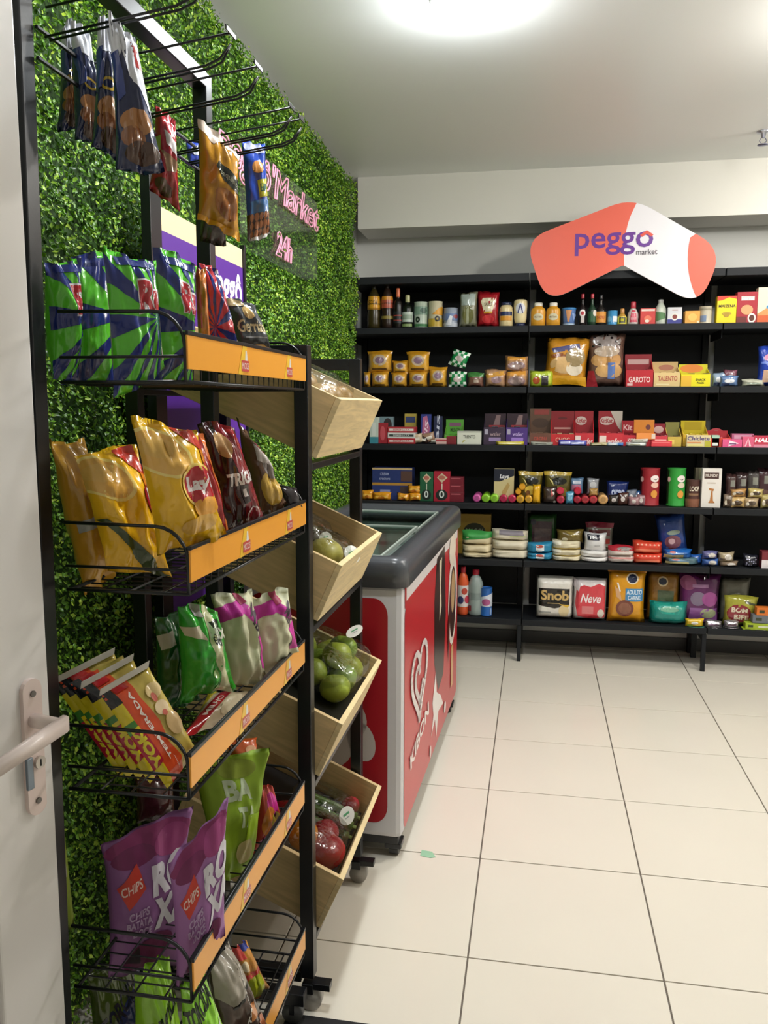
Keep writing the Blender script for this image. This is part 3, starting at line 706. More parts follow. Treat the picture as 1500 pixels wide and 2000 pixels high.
def Rl(row, xl, xr, yt, yb, h, label, dec=(), L=.14, g='biscuit rolls laid end on along the fourth shelf', name='biscuit_roll'):
    """round roll lying with its end to the viewer"""
    a, b, z0, z1 = dims(row, xl, xr, yt, yb, PY); r = (b-a)/2; zc = max(z0+r, (z0+z1)/2)
    bm = bmesh.new(); lathe(bm, [(r*.72, 0), (r*.95, .004), (r, .010), (r, L), (r*.8, L+.004)], 16)
    for v in bm.verts: v.co = Vector((v.co.x, v.co.z, -v.co.y))
    bmesh.ops.recalc_face_normals(bm, faces=bm.faces)
    o = obj(name, bm, mat(h, 'foil'), None, False, loc=((a+b)/2, PY, zc)); tag(o, label, 'biscuits', g)
    bm = bmesh.new(); e_k = [(r*.55*math.cos(t*math.pi/5), r*.55*math.sin(t*math.pi/5)) for t in range(10)]
    A = [bm.verts.new((x, -.0012, z)) for x, z in e_k]; B = [bm.verts.new((x, .0, z)) for x, z in e_k]; bm.faces.new(A); bm.faces.new(B[::-1])
    for i in range(10): bm.faces.new((A[i], B[i], B[(i+1) % 10], A[(i+1) % 10]))
    bmesh.ops.recalc_face_normals(bm, faces=bm.faces); hh = '%02x%02x%02x' % tuple(int(int(h[i:i+2], 16)*.8) for i in (0, 2, 4))
    obj('end_fold', bm, mat(hh, 'foil'), o); return o
# ---- top shelf
Bt(0, 'oil', 715, 741, 553, '3a3115', 'clear oil bottle with a golden label, leftmost on the top shelf', 'bottle', 'oil_bottle', [r_(.05, .46, .95, .72, 'd79a25'), t_('SOYA', .3, .53, .7, .63, '6b4a10'), r_(.05, .42, .95, .46, 'a77318')], cap='2f2a18', fin='plastic')
Bt(0, 'oil', 743, 766, 551, '2c1d16', 'clear oil bottle with a red and orange label, second from the left', 'bottle', 'oil_bottle', [r_(.05, .44, .95, .66, 'b4553f'), r_(.05, .62, .95, .70, 'd08a2c'), r_(.05, .2, .95, .27, '8a7a3a')], cap='2a1a14', fin='plastic')
Bt(0, 'wine', 767, 785, 562, '191311', 'dark bottle with an orange capsule on the top shelf', 'bottle', 'vinegar_bottle', [r_(.1, .12, .9, .42, '23262a'), r_(.1, .30, .9, .33, '9b3a30'), r_(.2, .18, .8, .21, '8e3a34')], cap='e0764f')
Bt(0, 'wine', 784, 805, 575, '10180f', 'dark bottle with white label and pale cap beside the orange capped bottle', 'bottle', 'olive_oil_bottle', [r_(.08, .18, .92, .48, 'c3cfc4'), r_(.2, .26, .8, .40, '96a795'), r_(.2, .04, .8, .12, '8ea56a')], cap='b9b888')
Bt(0, 'can', 807, 834, 588, 'b6c4b4', 'tall green and white tin with a round letter on the top shelf', 'can', 'grated_cheese_tin', [r_(0, 0, 1, .15, '4d8458'), r_(0, .5, 1, .8, '7e9a88'), t_('o', .3, .2, .5, .42, '1c2a22', .04), e_(.65, .65, .15, .1, '3d5a4c')])
Bt(0, 'can', 835, 863, 587, 'c9c2a4', 'tall yellow and white tin beside the green and white tin', 'can', 'grated_cheese_tin', [r_(0, .04, 1, .34, 'c3a43a'), p_([(.4, .5), (1, .45), (1, .8), (.7, .75)], 'd89a2c'), t_('o', .5, .22, .72, .44, '1f1c18', .04)])
Bt(0, 'can', 865, 893, 600, '9aa5b6', 'short blue and white tin on the top shelf', 'can', 'milk_powder_tin', [r_(0, .0, 1, .22, 'c4cbd4'), r_(0, .35, 1, .7, '6f84b0'), p_([(.3, .1), (.5, .6), (.6, .55), (.55, .1)], 'e3e6ee'), e_(.75, .55, .12, .1, '9a4a52')])
Bg(0, 897, 933, 571, '84836a', 'clear spouted pouch of green olives on the top shelf', 'pouch', 'olive_pouch', [r_(.1, .62, .9, .95, 'a7b3ac'), e_(.5, .35, .32, .25, '6a6a3a'), r_(.4, .1, .55, .6, 'b5b89a')], d=.05)
Bg(0, 932, 976, 570, 'a31a24', 'red stand up pouch of tomato sauce with a cream label', 'pouch', 'sauce_pouch', [p_([(.25, .82), (.75, .82), (.85, .72), (.7, .42), (.3, .42), (.15, .72)], 'dfd6b6'), t_('SAUCE', .32, .58, .7, .68, '7c6a55'), r_(.3, .38, .7, .43, 'd9a23c'), e_(.5, .22, .28, .12, 'cf2f38')], d=.055)
Bt(0, 'jar', 975, 1002, 589, 'e3cf9c', 'mayonnaise jar with navy lid and orange label', 'jar', 'mayonnaise_jar', [r_(.22, .44, .78, .60, '2b3560'), r_(.25, .24, .75, .42, 'd9942c')], cap='27314f')
Bt(0, 'invert', 1003, 1030, 584, 'ead9a8', 'upside down squeeze bottle of mayonnaise standing on its navy cap', 'bottle', 'mayonnaise_bottle', [e_(.5, .66, .22, .2, 'e9e9ef'), stroke([(.4, .5), (.5, .82), (.6, .5)], .05, '4b4f86')[0], stroke([(.4, .5), (.5, .82), (.6, .5)], .05, '4b4f86')[1]], cap='1f2a4d')
for i, (a, b) in enumerate(((1037, 1066), (1067, 1095))):
    Bt(0, 'mustard', a, b, 590, 'd99a2f', ['left', 'right'][i]+' one of the two yellow mustard bottles with white caps', 'bottle', 'mustard_bottle', [e_(.5, .38, .2, .15, 'cfc6a4'), t_('MUSTARD', .36, .34, .64, .42, '8a7350')], cap='efe9dc', g='yellow mustard bottles on the top shelf', flat=.7)
Bt(0, 'cup', 1098, 1126, 600, '5f7fb6', 'blue printed cup with a blue lid beside the mustard', 'cup', 'yogurt_cup', [p_([(.35, .85), (.6, .85), (.5, .2), (.42, .2)], 'd99a6a'), r_(0, 0, 1, .12, 'b7cbe0'), p_([(.6, .7), (.9, .6), (.7, .25)], '8fa8d8')], cap='3d82bf')
Bt(0, 'sauce', 1130, 1147, 573, '1c1414', 'dark pepper sauce bottle with red cap and white label', 'bottle', 'sauce_bottle', [e_(.5, .38, .2, .12, 'e4dcd8'), e_(.5, .38, .1, .06, 'b5303a'), r_(.4, .08, .6, .3, 'cfc6c2')], cap='a8323c')
Bt(0, 'sauce', 1149, 1166, 573, '1f3a28', 'pepper sauce bottle with red cap and green label', 'bottle', 'sauce_bottle', [r_(.1, .1, .9, .42, '2f5a3c'), e_(.7, .38, .15, .1, 'd8d0c4')], cap='b4303e')
Bt(0, 'sauce', 1164, 1185, 575, '1d1a18', 'black capped sauce bottle with an orange label', 'bottle', 'sauce_bottle', [r_(.02, .08, .98, .44, 'd8923c'), t_('SHOYU', .3, .2, .7, .3, 'b5452c')], cap='15161a', dy=.0)
Bt(0, 'can', 1187, 1207, 606, '3f93c9', 'small bright blue tin on the top shelf', 'can', 'small_tin', [r_(.5, .2, .8, .6, 'e8eef4'), e_(.3, .4, .14, .2, '78b9e0')])
Bt(0, 'squeeze', 1207, 1225, 602, 'b58a3a', 'small honey bottle with a yellow and black label', 'bottle', 'honey_bottle', [r_(.05, .05, .95, .5, 'd8d13a'), r_(.3, .12, .7, .45, '3c3a22'), r_(.4, .2, .6, .38, 'c7c13a')], cap='c98d4a')
Bt(0, 'squeeze', 1227, 1249, 588, 'd8d0cc', 'white and red sauce bottle with a pointed red nozzle', 'bottle', 'sauce_bottle', [p_([(.3, .1), (.7, .1), (.62, .62), (.38, .62)], 'c8455a'), r_(.36, .2, .64, .3, 'e9a5ae')], cap='c23a4a')
Bx(0, 1251, 1280, 602, 'cf3f3c', 'small red carton beside the pointed sauce bottle', 'box', 'seasoning_box', [r_(.05, .82, .95, .95, 'f0d8cf'), e_(.5, .35, .25, .2, 'e77a5f'), e_(.45, .2, .15, .1, 'f1e3d2')])
Bt(0, 'milk', 1281, 1303, 584, 'cfd6c8', 'white milk bottle with green print', 'bottle', 'milk_bottle', [p_([(.2, .1), (.8, .25), (.7, .45), (.2, .5)], '5f8a5c')], cap='b9bab6')
Bx(0, 1304, 1332, 600, 'e6e6ec', 'white carton with a blue band and a red round picture', 'box', 'cream_box', [r_(0, 0, 1, .28, '3a3f8f'), e_(.5, .42, .26, .22, 'f2f0ea'), e_(.5, .42, .17, .14, '8a3a34'), r_(.3, .8, .7, .85, 'c9a0a0')])
Bx(0, 1338, 1367, 607, 'e2a648', 'small orange yellow carton on the top shelf', 'box', 'gelatin_box', [e_(.5, .5, .3, .3, 'edc264'), r_(.8, .05, .95, .2, 'f2e6c2')])
Bt(0, 'can', 1367, 1393, 597, 'c5bda8', 'pale beige tin beside the orange yellow carton', 'can', 'condensed_milk_tin', [r_(.2, .1, .5, .45, '7f93b4'), r_(0, .78, 1, .85, '9a937e')])
Bx(0, 1401, 1439, 578, 'f2d71a', 'yellow cornstarch carton with a red corner', 'box', 'cornstarch_box', [p_([(0, .82), (.25, .84), (.6, .95), (1, .88), (1, 1), (0, 1)], 'd8402c'), t_('MAIZENA', .08, .58, .95, .68, '2b2410'), e_(.5, .35, .25, .06, 'b89a2c'), e_(.5, .3, .15, .08, 'b08c2c')], d=.05)
Bx(0, 1440, 1480, 570, 'a8202f', 'tall red cookie mix carton with a cup picture', 'box', 'cake_mix_box', [r_(.2, .72, .85, .86, 'e2c9c6'), t_('NESTLÉ', .24, .74, .82, .83, 'ffffff'), e_(.5, .42, .3, .16, 'd9a070'), e_(.75, .15, .2, .16, 'efe5df'), e_(.75, .15, .13, .1, '5a2a1c'), r_(.0, .0, .5, .2, '6e2a26')], d=.05)
Bx(0, 1481, 1524, 561, 'e9dfc4', 'cream and orange carton at the right edge of the top shelf', 'box', 'cake_mix_box', [r_(0, 0, 1, .25, 'cf5f33'), e_(.7, .68, .25, .12, 'c13b35'), e_(.6, .42, .2, .1, '3f8fc4'), p_([(0, .25), (.4, .4), (1, .3), (1, .2), (0, .2)], 'd9935a')], d=.05)
# ---- second shelf
YB = dict(fin='foil', g='yellow pasta bags on the second shelf')
pastas = [(711, 724, 727, None, 'leftmost cut off yellow pasta bag in the lower row', -.0), (725, 760, 726, None, 'yellow pasta bag in the lower row, under the leftmost upper bag', 0), (764, 796, 727, None, 'yellow pasta bag in the lower row, between two others', 0),
 (797, 836, 725, None, 'yellow pasta bag in the lower row, under the right upper bag', 0), (837, 874, 717, None, 'yellow pasta bag standing at the right end of the lower row', 0),
 (718, 767, 686, 727, 'large yellow pasta bag on top at the left', 0), (766, 799, 705, 729, 'small yellow pasta bag in the upper row middle', 0), (794, 840, 687, 727, 'large yellow pasta bag on top at the right', 0)]
for a, b, yt, yb, l, _ in pastas:
    Bg(1, a, b, yt, 'dba437', l, 'pasta bag', 'pasta_bag', [e_(.52, .56, .3, .26, 'c9b49a'), e_(.52, .56, .2, .16, '8f7288'), r_(.2, .12, .8, .2, '6a4a22'), r_(0, .86, 1, 1, 'c98f22')], yb=yb, d=.07, p=2.6, seal=.03, crk=.6, **YB)
for a, b, yt, yb, rl, l in ((876, 912, 726, None, 0, 'lower green and white checked bag'), (880, 915, 690, 722, -20, 'upper green and white checked bag, tilted')):
    ck = [r_(i/6, j/6, (i+1)/6, (j+1)/6, 'd9e6da') for i in range(6) for j in range(6) if (i+j) % 2 == 0 and not (1 < j < 4)]
    Bg(1, a, b, yt, '1f8a4c', l, 'bag', 'checked_bag', ck+[e_(.5, .5, .25, .18, 'c7b7b4')], yb=yb, d=.04, roll=rl, g='green checked bags on the second shelf')
Bg(1, 912, 946, 728, '7a5548', 'small brown bag with green top beside the checked bags', 'bag', 'bean_bag', [r_(0, .7, 1, 1, '3f7a3c'), r_(.4, .3, .7, .5, 'c9b5a4')], d=.05, p=4)
Bg(1, 946, 990, 722, 'b88f6c', 'tan bag of toast lying left of a stack of two', 'bag', 'toast_bag', [p_([(0, .7), (.9, .95), (1, .7), (.1, .5)], 'd59b3f'), e_(.55, .4, .25, .2, '9c7f86')], d=.06, p=4)
for yt, yb, l in ((724, None, 'lower tan bag in the stack of two toast bags'), (696, 725, 'upper tan bag in the stack of two toast bags')):
    Bg(1, 987, 1031, yt, 'b98d67', l, 'bag', 'toast_bag', [r_(.1, .7, .9, .95, 'd8973c'), e_(.5, .35, .4, .28, '94787a'), e_(.5, .3, .28, .16, 'b39a94')], yb=yb, d=.06, p=5, g='stacked tan toast bags')
Bg(1, 1035, 1080, 724, 'b5c93e', 'lime green packet with a red circle and dark window', 'packet', 'snack_packet', [e_(.28, .4, .16, .24, 'b5542c'), r_(.5, .1, .8, .7, '3a3438'), r_(.55, .6, .75, .66, 'd8d8d0')], d=.04, p=5)
Bg(1, 1064, 1151, 664, 'c98a26', 'large golden bag of bread rusks standing on the second shelf', 'bag', 'bread_bag', [p_([(.1, .75), (.75, .9), (.8, .78), (.15, .66)], '4b4a7a'), p_([(.1, .62), (.7, .72), (.65, .62), (.12, .55)], '8a4a1a'), e_(.45, .42, .35, .18, 'd9b27a'), e_(.7, .36, .2, .15, 'e9dcc6'), e_(.7, .6, .24, .2, '9a8660'), r_(0, 0, 1, .2, 'e0a31f')], d=.08, roll=-5, crk=1.3)
Bg(1, 1148, 1222, 652, '6f5348', 'clear bag of ring shaped biscuits with a ruffled top', 'bag', 'biscuit_bag', [e_(.5, .86, .4, .12, '8f8480')]+[e_(.5+.38*math.sin(i*2.4), .86+.1*math.cos(i*1.7), .04, .02, '1f1517') for i in range(9)]+[e_(.3, .5, .24, .12, 'c99b62'), e_(.7, .5, .22, .13, 'bf8f58'), e_(.45, .3, .26, .12, 'd0a468'), e_(.75, .3, .2, .12, 'c79a63'), r_(.55, .15, .75, .45, '5a78b8'), p_([(0, 0), (.3, 0), (.15, .3), (0, .3)], 'a12a34'), e_(.5, .66, .36, .1, 'b4a08c')], d=.08)
Dp(1, 1224, 1277, 690, 723, 'b8202c', '8e1a26', 'red display box of chocolates on the second shelf', 'display box', 'chocolate_display', [t_('GAROTO', .1, .25, .9, .6, 'f0d9d4'), r_(.05, .05, .25, .2, 'e3c3bf')], [r_(.1, .4, .9, .7, 'c9a4a0')])
Dp(1, 1278, 1329, 705, 728, 'dcc187', 'c7a971', 'beige display box beside the red chocolate display', 'display box', 'chocolate_display', [t_('TALENTO', .15, .4, .9, .75, 'b4574a'), r_(.1, .1, .6, .2, 'ead9a8')], [e_(.55, .5, .3, .25, 'a9705a')], contents='d8bd85')
Dp(1, 1331, 1388, 710, 731, 'ecdf1c', 'd9cf22', 'bright yellow display box with dark sweets on the second shelf', 'display box', 'sweets_display', [r_(0, 0, .35, .9, 'e9b83a'), t_('SNACK', .5, .45, .85, .65, '2b2a14'), t_('PACK', .55, .2, .8, .38, '2b2a14')], [e_(.45, .6, .4, .4, 'e58a3a')], contents='5b4a3e')
for i, (a, b, yt, c, l) in enumerate(((1390, 1420, 728, '8aa0b8', 'small blue and white packet in the heap right of the yellow display'), (1405, 1442, 734, '5f7ca8', 'blue packet at the front of the same heap'), (1412, 1440, 722, '7a4a58', 'dark red packet on the back of the heap'))):
    Bg(1, a, b, yt, c, l, 'packet', 'sweets_packet', [e_(.5, .5, .3, .2, 'd9dcdf'), r_(.1, .1, .5, .3, '3a4668')], d=.03, dy=.0 if i == 1 else .05, g='small packets heaped on the second shelf')
Bg(1, 1447, 1494, 741, 'b6b7a4', 'pale packet lying flat near the right end of the second shelf', 'packet', 'sweets_packet', [r_(.2, .3, .8, .5, '8e9a8a')], d=.05, p=3)
Bg(1, 1480, 1530, 675, '2743a8', 'blue bag with pink print at the right edge of the second shelf', 'bag', 'cookie_bag', [e_(.5, .7, .3, .1, 'c98aa8'), p_([(.2, .1), (.5, .1), (.45, .4), (.2, .4)], 'd8b49a'), r_(.1, .55, .7, .6, '6a86d8')], d=.06)
# ---- third shelf
Bx(2, 722, 739, 815, 'c2cfc4', 'white and teal carton at the left end of the third shelf', 'box', 'biscuit_box', [r_(0, 0, 1, .25, '3f8a9a'), r_(.3, .3, .7, .8, 'd9ded8')], d=.04)
Bx(2, 739, 756, 826, '9e2430', 'red rounded carton beside the white and teal one', 'box', 'biscuit_box', [e_(.5, .5, .3, .35, 'c4525c')], d=.04)
Bx(2, 741, 768, 814, '7f9aa0', 'pale teal carton standing behind on the third shelf', 'box', 'biscuit_box', [e_(.6, .7, .3, .25, '3a3232')], dy=.10, d=.04)
for i, (yt, yb, c, c2) in enumerate(((856, 867, 'b3242f', 'e3c9c4'), (845, 856, 'd5d6d2', '33403a'), (834, 845, 'b03038', 'e6dcd6'))):
    Bx(2, 757, 811, yt, c, ['bottom red', 'middle white', 'top red'][i]+' flat box in the striped stack at the left of the third shelf', 'box', 'chocolate_box', [r_(.06, .3, .94, .7, c2), t_('SERENATA', .2, .35, .8, .65, c, .01)], yb=yb if i else None, d=.09, g='striped stack of flat boxes')
Bx(2, 790, 813, 808, 'b9a64a', 'yellow and dark carton behind the striped stack', 'box', 'biscuit_box', [r_(.1, .2, .9, .5, '4a4630'), r_(.1, .7, .9, .9, '3b4a7a')], dy=.11, d=.04)
Bx(2, 822, 842, 809, '2c3a86', 'blue carton with pink lettering, standing on the third shelf', 'box', 'biscuit_box', [p_([(.1, .1), (.6, .05), (.9, .5), (.6, .95), (.2, .9)], 'b9688e'), t_('BIS', .15, .3, .85, .6, 'f3dfe8', .02, 0, 70)], dy=.06, d=.04)
Bx(2, 847, 864, 813, '22284a', 'navy carton with white upright lettering', 'box', 'biscuit_box', [t_('BIS', .0, .42, 1, .72, 'c9cfe0', .02, 0, 80)], dy=.06, d=.04)
Dp(2, 868, 903, 820, 850, '6fae3c', '5fa83c', 'light green display carton on the third shelf', 'display box', 'candy_display', [], [r_(.2, .55, .85, .8, '8a5a78'), t_('MENTA', .25, .2, .8, .45, '2b4a22')], dy=.05)
for i, (a, b, yt, c, rl) in enumerate(((798, 826, 849, 'c9b79a', 8), (812, 838, 854, '3c2a26', -12), (824, 850, 848, 'a4826a', 15), (838, 858, 856, 'd7cfc4', -5), (802, 822, 857, '5a4434', 4))):
    Bg(2, a, b, yt, c, ['cream wrapped bar on the left of the heap', 'dark wrapped bar in front in the heap', 'tan wrapped bar lying across the heap', 'off white wrapped bar on the right of the heap', 'brown wrapped bar low in the heap'][i]+' below the blue carton', 'candy bar', 'candy_bar', [r_(.2, .3, .8, .6, 'e6ded0')], d=.025, roll=rl, dy=.008*i, g='wrapped bars heaped on the third shelf')
Bx(2, 851, 872, 856, 'd8b4ac', 'pale pink flat box in front of the green display', 'box', 'candy_box', [r_(0, .5, 1, .8, 'b5424a')], d=.05)
Bx(2, 872, 891, 852, '7e2028', 'dark red flat box left of the white box', 'box', 'candy_box', [], d=.05)
Bx(2, 893, 940, 842, 'dadccd', 'white box with dark lettering on the third shelf', 'box', 'wafer_box', [t_('TRENTO', .25, .45, .75, .7, '3c3d34', .02), p_([(.2, .1), (.35, .3), (.25, .3)], 'b8b04a'), r_(0, .9, 1, 1, 'b9bbb0')], d=.06)
for i, (a, b, yb_c, l) in enumerate(((945, 987, '3a2b40', 'dark brown purple'), (989, 1031, '4a2f7a', 'bright purple'))):
    Dp(2, a, b, 808, 835, yb_c, '33212b', l+' display box of wafers on the third shelf', 'display box', 'wafer_display', [r_(.05, .6, .2, .9, 'a9a4b8'), t_('wafer', .3, .5, .8, .75, 'b9a4d8' if i else 'a08a90'), r_(.25, .2, .8, .42, '9a7ad0' if i else '9a86b4')], [p_([(.4, .1), (.55, .9), (.75, .9), (.7, .1)], '8a7070'), r_(.2, 0, .95, .15, '9e3038')])
Bg(2, 968, 1024, 862, 'd8c84a', 'yellow wrapped stick lying in front of the purple display', 'candy bar', 'candy_bar', [r_(.1, .3, .9, .6, 'efe6b0')], d=.02, dy=-.025, p=6)
Dp(2, 1035, 1077, 798, 846, '6a4436', '5b4230', 'brown display box at the left of the middle bay, third shelf', 'display box', 'chocolate_display', [t_('cacau', .2, .4, .8, .7, 'a8463c')], [r_(.2, .75, .9, .95, '8a3a34'), e_(.5, .4, .4, .2, '453024')])
Dp(2, 1077, 1123, 803, 848, 'c0282e', '7f1a22', 'red display box with a tall dark red card', 'display box', 'chocolate_display', [t_('CHOC', .2, .3, .8, .7, 'e9b9a0')], [r_(.15, .2, .85, .28, 'b98a84'), e_(.5, .68, .2, .05, '5b1a1c')], contents='b9a47a')
for i, (a, b) in enumerate(((1124, 1161), (1171, 1219))):
    o = Dp(2, a, b, 803, 846, 'c5303a', '8f1c26', ['narrow', 'wide'][i]+' red display box of wafer fingers with an oval logo', 'display box', 'wafer_display', [t_('wafer', .35, .1, .95, .6, 'f0d8d4'), r_(.02, .2, .3, .8, 'e6d5cc')], [e_(.35, .55, .3, .2, 'c8bab2'), t_('KitKat', .1, .44, .6, .66, '9a1a24')]+([p_([(.5, 1), (1, 1), (1, 0), (.8, .3)], 'b9b0a4')] if i else []))
for i, (a, b, c) in enumerate(((1090, 1118, '4a4aa8'), (1110, 1146, '5058b8'))):
    Bg(2, a, b, 859+i, c, ['left', 'right'][i]+' blue wrapped bar lying in front of the red displays', 'candy bar', 'candy_bar', [r_(.15, .3, .85, .7, 'b9c0e8')], d=.022, dy=-.02, g='blue wrapped bars on the third shelf', p=5)
Bg(2, 1036, 1080, 863, 'a5a89c', 'grey wrapped bar in front of the brown display', 'candy bar', 'candy_bar', [r_(.2, .4, .7, .6, '5a5c50')], d=.02, dy=-.02, p=5)
Bg(2, 1152, 1188, 864, 'a8a070', 'olive wrapped bar lying at the front edge', 'candy bar', 'candy_bar', [r_(.1, .3, .6, .6, 'd8d3b0')], d=.02, dy=-.02, p=5)
Bg(2, 1184, 1217, 864, '9cc0dc', 'pale blue wrapped bar lying at the front edge', 'candy bar', 'candy_bar', [r_(.7, .1, 1, .9, '2f6ab0'), r_(.1, .3, .6, .7, 'e9eff2')], d=.02, dy=-.02, p=5)
Dp(2, 1218, 1277, 822, 850, 'c22a38', '9c1c2a', 'red display box with an orange carton on it', 'display box', 'wafer_display', [t_('KitKat', .15, .3, .5, .7, 'f0dcd8')], [t_('Kit', .05, .3, .35, .7, 'e6c8c4')])
Bx(2, 1238, 1278, 820, 'c77a2a', 'orange carton standing behind the red display box', 'box', 'chocolate_box', [e_(.7, .45, .12, .2, '6a3a3a')], yb=846, dy=-.004, d=.004)
Bx(2, 1243, 1280, 846, 'e8924a', 'orange flat box in front, third shelf', 'box', 'chocolate_box', [r_(.8, .1, 1, .9, 'e2cfc0')], dy=-.012, d=.01, yb=858)
for i, (yt, yb, a, b) in enumerate(((864, None, 1222, 1262), (857, 864, 1232, 1266))):
    Bg(2, a, b, yt, 'cfcfc8' if i else 'c4ccc8', ['lower', 'upper'][i]+' white wrapped bar of two stacked in front of the red display', 'candy bar', 'candy_bar', [r_(.2, .3, .7, .6, '8e8f78')], d=.022, dy=-.026, yb=yb, p=5, g='white wrapped bars')
Dp(2, 1277, 1305, 828, 852, 'c93f4a', '8f2230', 'small red display box beside the olive card', 'display box', 'wafer_display', [r_(.1, .3, .9, .7, 'f0c4bc')], [e_(.5, .5, .35, .3, 'd8b8b0')])
Bx(2, 1272, 1312, 861, 'd8404a', 'flat bright red box at the shelf edge', 'box', 'chocolate_box', [r_(.05, .6, .9, .8, 'eb7a7c')], dy=-.026, d=.024)
Dp(2, 1304, 1332, 825, 853, 'cbb04e', '8a8646', 'olive display card with dark sweets in front', 'display box', 'sweets_display', [r_(.1, .2, .5, .7, 'e6cf6a')], [], contents='4a3a2e')
Dp(2, 1335, 1384, 822, 849, 'd9b23a', 'c9b41f', 'yellow display box of chewing gum', 'display box', 'gum_display', [e_(.3, .6, .2, .3, '9a7ab8')], [r_(.15, .3, .85, .9, 'b39c1c')], dy=.03)
Bx(2, 1341, 1388, 850, 'd9cba0', 'cream gum box with purple lettering in front of the yellow display', 'box', 'gum_box', [t_('Chiclete', .03, .55, .95, .9, '4a3a78', .02), r_(.02, .3, .6, .42, 'd8925a'), r_(.05, .05, .7, .22, 'e6dc8a'), r_(.75, 0, 1, .5, 'b9b43c')], dy=-.02, d=.03)
Bx(2, 1390, 1405, 850, 'a9cfb9', 'mint green and white small box', 'box', 'gum_box', [r_(.1, .1, .8, .35, 'e6efe8')], d=.05)
o = Dp(2, 1384, 1428, 842, 856, 'd14a3c', 'b3303a', 'red display with a round card at the right of the third shelf', 'display box', 'lollipop_display', [], [])
c = o.location; bm = bmesh.new(); tube(bm, [(0, .10, .045), (0, .103, .045)], .052, 20); k = obj('round_card', bm, mat('b8404a', 'paper'), o); k.location = (0, .002, 0)
S = lambda u, v, e: Vector((-.05+.1*u, .0995-e+.002, -.005+.1*v)); printed(S, [e_(.5, .55, .36, .36, '7fb4a0'), e_(.5, .6, .26, .2, '8a5a6a'), t_('SWEET', .3, .55, .7, .66, 'f1e0dc')], o, 'paper', name='card_print')
Bx(2, 1411, 1449, 858, 'dd5a8c', 'bright pink candy box with a white swoosh', 'box', 'candy_box', [p_([(.3, .1), (.35, .85), (.85, .5)], 'f3e6ee'), r_(.35, .35, .7, .5, '7a4a78')], dy=-.02, d=.04)
Bx(2, 1429, 1472, 847, 'b9688a', 'dusky pink candy box behind the bright pink one', 'box', 'candy_box', [r_(.1, .6, .9, .9, 'd8a4bc'), r_(.2, .2, .5, .5, '4a3a68')], dy=.035, d=.04)
Bx(2, 1450, 1472, 853, 'd95f80', 'pink candy box with pale rays', 'box', 'candy_box', [p_([(.5, .9), (.2, .1), (.35, .1)], 'f1c4cf'), p_([(.5, .9), (.6, .1), (.8, .1)], 'f1c4cf')], dy=-.02, d=.04)
Bx(2, 1472, 1530, 851, 'c23a52', 'red and pink candy box with white lettering at the right edge', 'box', 'candy_box', [t_('HALLS', .03, .45, .75, .8, 'ffffff', .035, .15), r_(0, 0, 1, .25, 'd98aa0')], dy=-.02, d=.05)
# ---- fourth shelf
Bx(3, 727, 805, 943, '2b3a78', 'lower blue carton of the blue and gold stack', 'box', 'cracker_box', [r_(0, .85, 1, 1, 'b98a3a'), r_(.2, .3, .45, .6, '8e98c4'), r_(.7, .1, 1, .8, '4a3a3a')], d=.10, dy=.03, g='blue and gold cartons')
Bx(3, 727, 805, 914, '27366e', 'upper blue carton of the blue and gold stack', 'box', 'cracker_box', [r_(0, .88, 1, 1, 'c9ae7a'), t_('CREAM', .2, .5, .42, .68, 'a9b0d0'), t_('crackers', .18, .2, .45, .38, 'a9b0d0'), r_(.72, .1, 1, .8, '5a4038')], yb=943, d=.10, dy=.03, g='blue and gold cartons')
for i, (a, b, yt, yb, l) in enumerate(((706, 730, 957, None, 'leftmost'), (727, 765, 961, None, 'second'), (775, 800, 963, None, 'third'), (798, 824, 962, None, 'fourth'), (796, 823, 948, 962, 'topmost'))):
    Bg(3, a, b, yt, 'e39a22', l+' of the small orange packets on the fourth shelf', 'packet', 'biscuit_packet', [r_(.15, .35, .85, .6, 'f2bd55'), e_(.5, .3, .2, .2, 'b86a1c')], yb=yb, d=.035, dy=-.01 if i != 0 else .0, g='small orange packets on the fourth shelf', p=4)
for i, (a, b, c, yt) in enumerate(((820, 846, '1f5a3a', 922), (847, 879, 'a81f33', 921))):
    Bx(3, a, b, yt, c, ['green', 'red'][i]+' carton with a pale diamond and a white letter', 'box', 'chocolate_box', [p_([(.2, .8), (.5, .95), (.85, .8), (.5, .62)], 'c9b89a'), e_(.5, .8, .2, .07, 'b56a5a'), e_(.5, .22, .36, .18, '1c2420'), e_(.5, .24, .16, .12, 'd5dcd6'), e_(.5, .24, .07, .08, '1c2420'), r_(.48, .4, .55, .6, 'd6cfc0')], d=.05, g='tall chocolate cartons')
for i, (yt, yb) in enumerate(((962, None), (947, 962), (932, 947))):
    Bx(3, 878, 905, yt, '6e1626', ['lowest', 'middle', 'topmost'][i]+' of three dark red boxes stacked beside the red carton', 'box', 'chocolate_box', [r_(.1, .75, .8, .88, 'a8525c')], yb=yb, d=.07, g='dark red stacked boxes')
Bx(3, 965, 1004, 916, 'cdbf8c', 'cream carton with a navy top and white script', 'box', 'snack_box', [r_(0, .62, 1, 1, '1b2030'), p_([(.3, .62), (1, .62), (1, .8)], 'cdbf8c'), t_('Lays', .28, .68, .75, .84, 'e9e9ea', .03, .2), p_([(.5, .1), (.8, .5), (.7, .6), (.4, .3)], 'b79a5c')], dy=.05, d=.05)
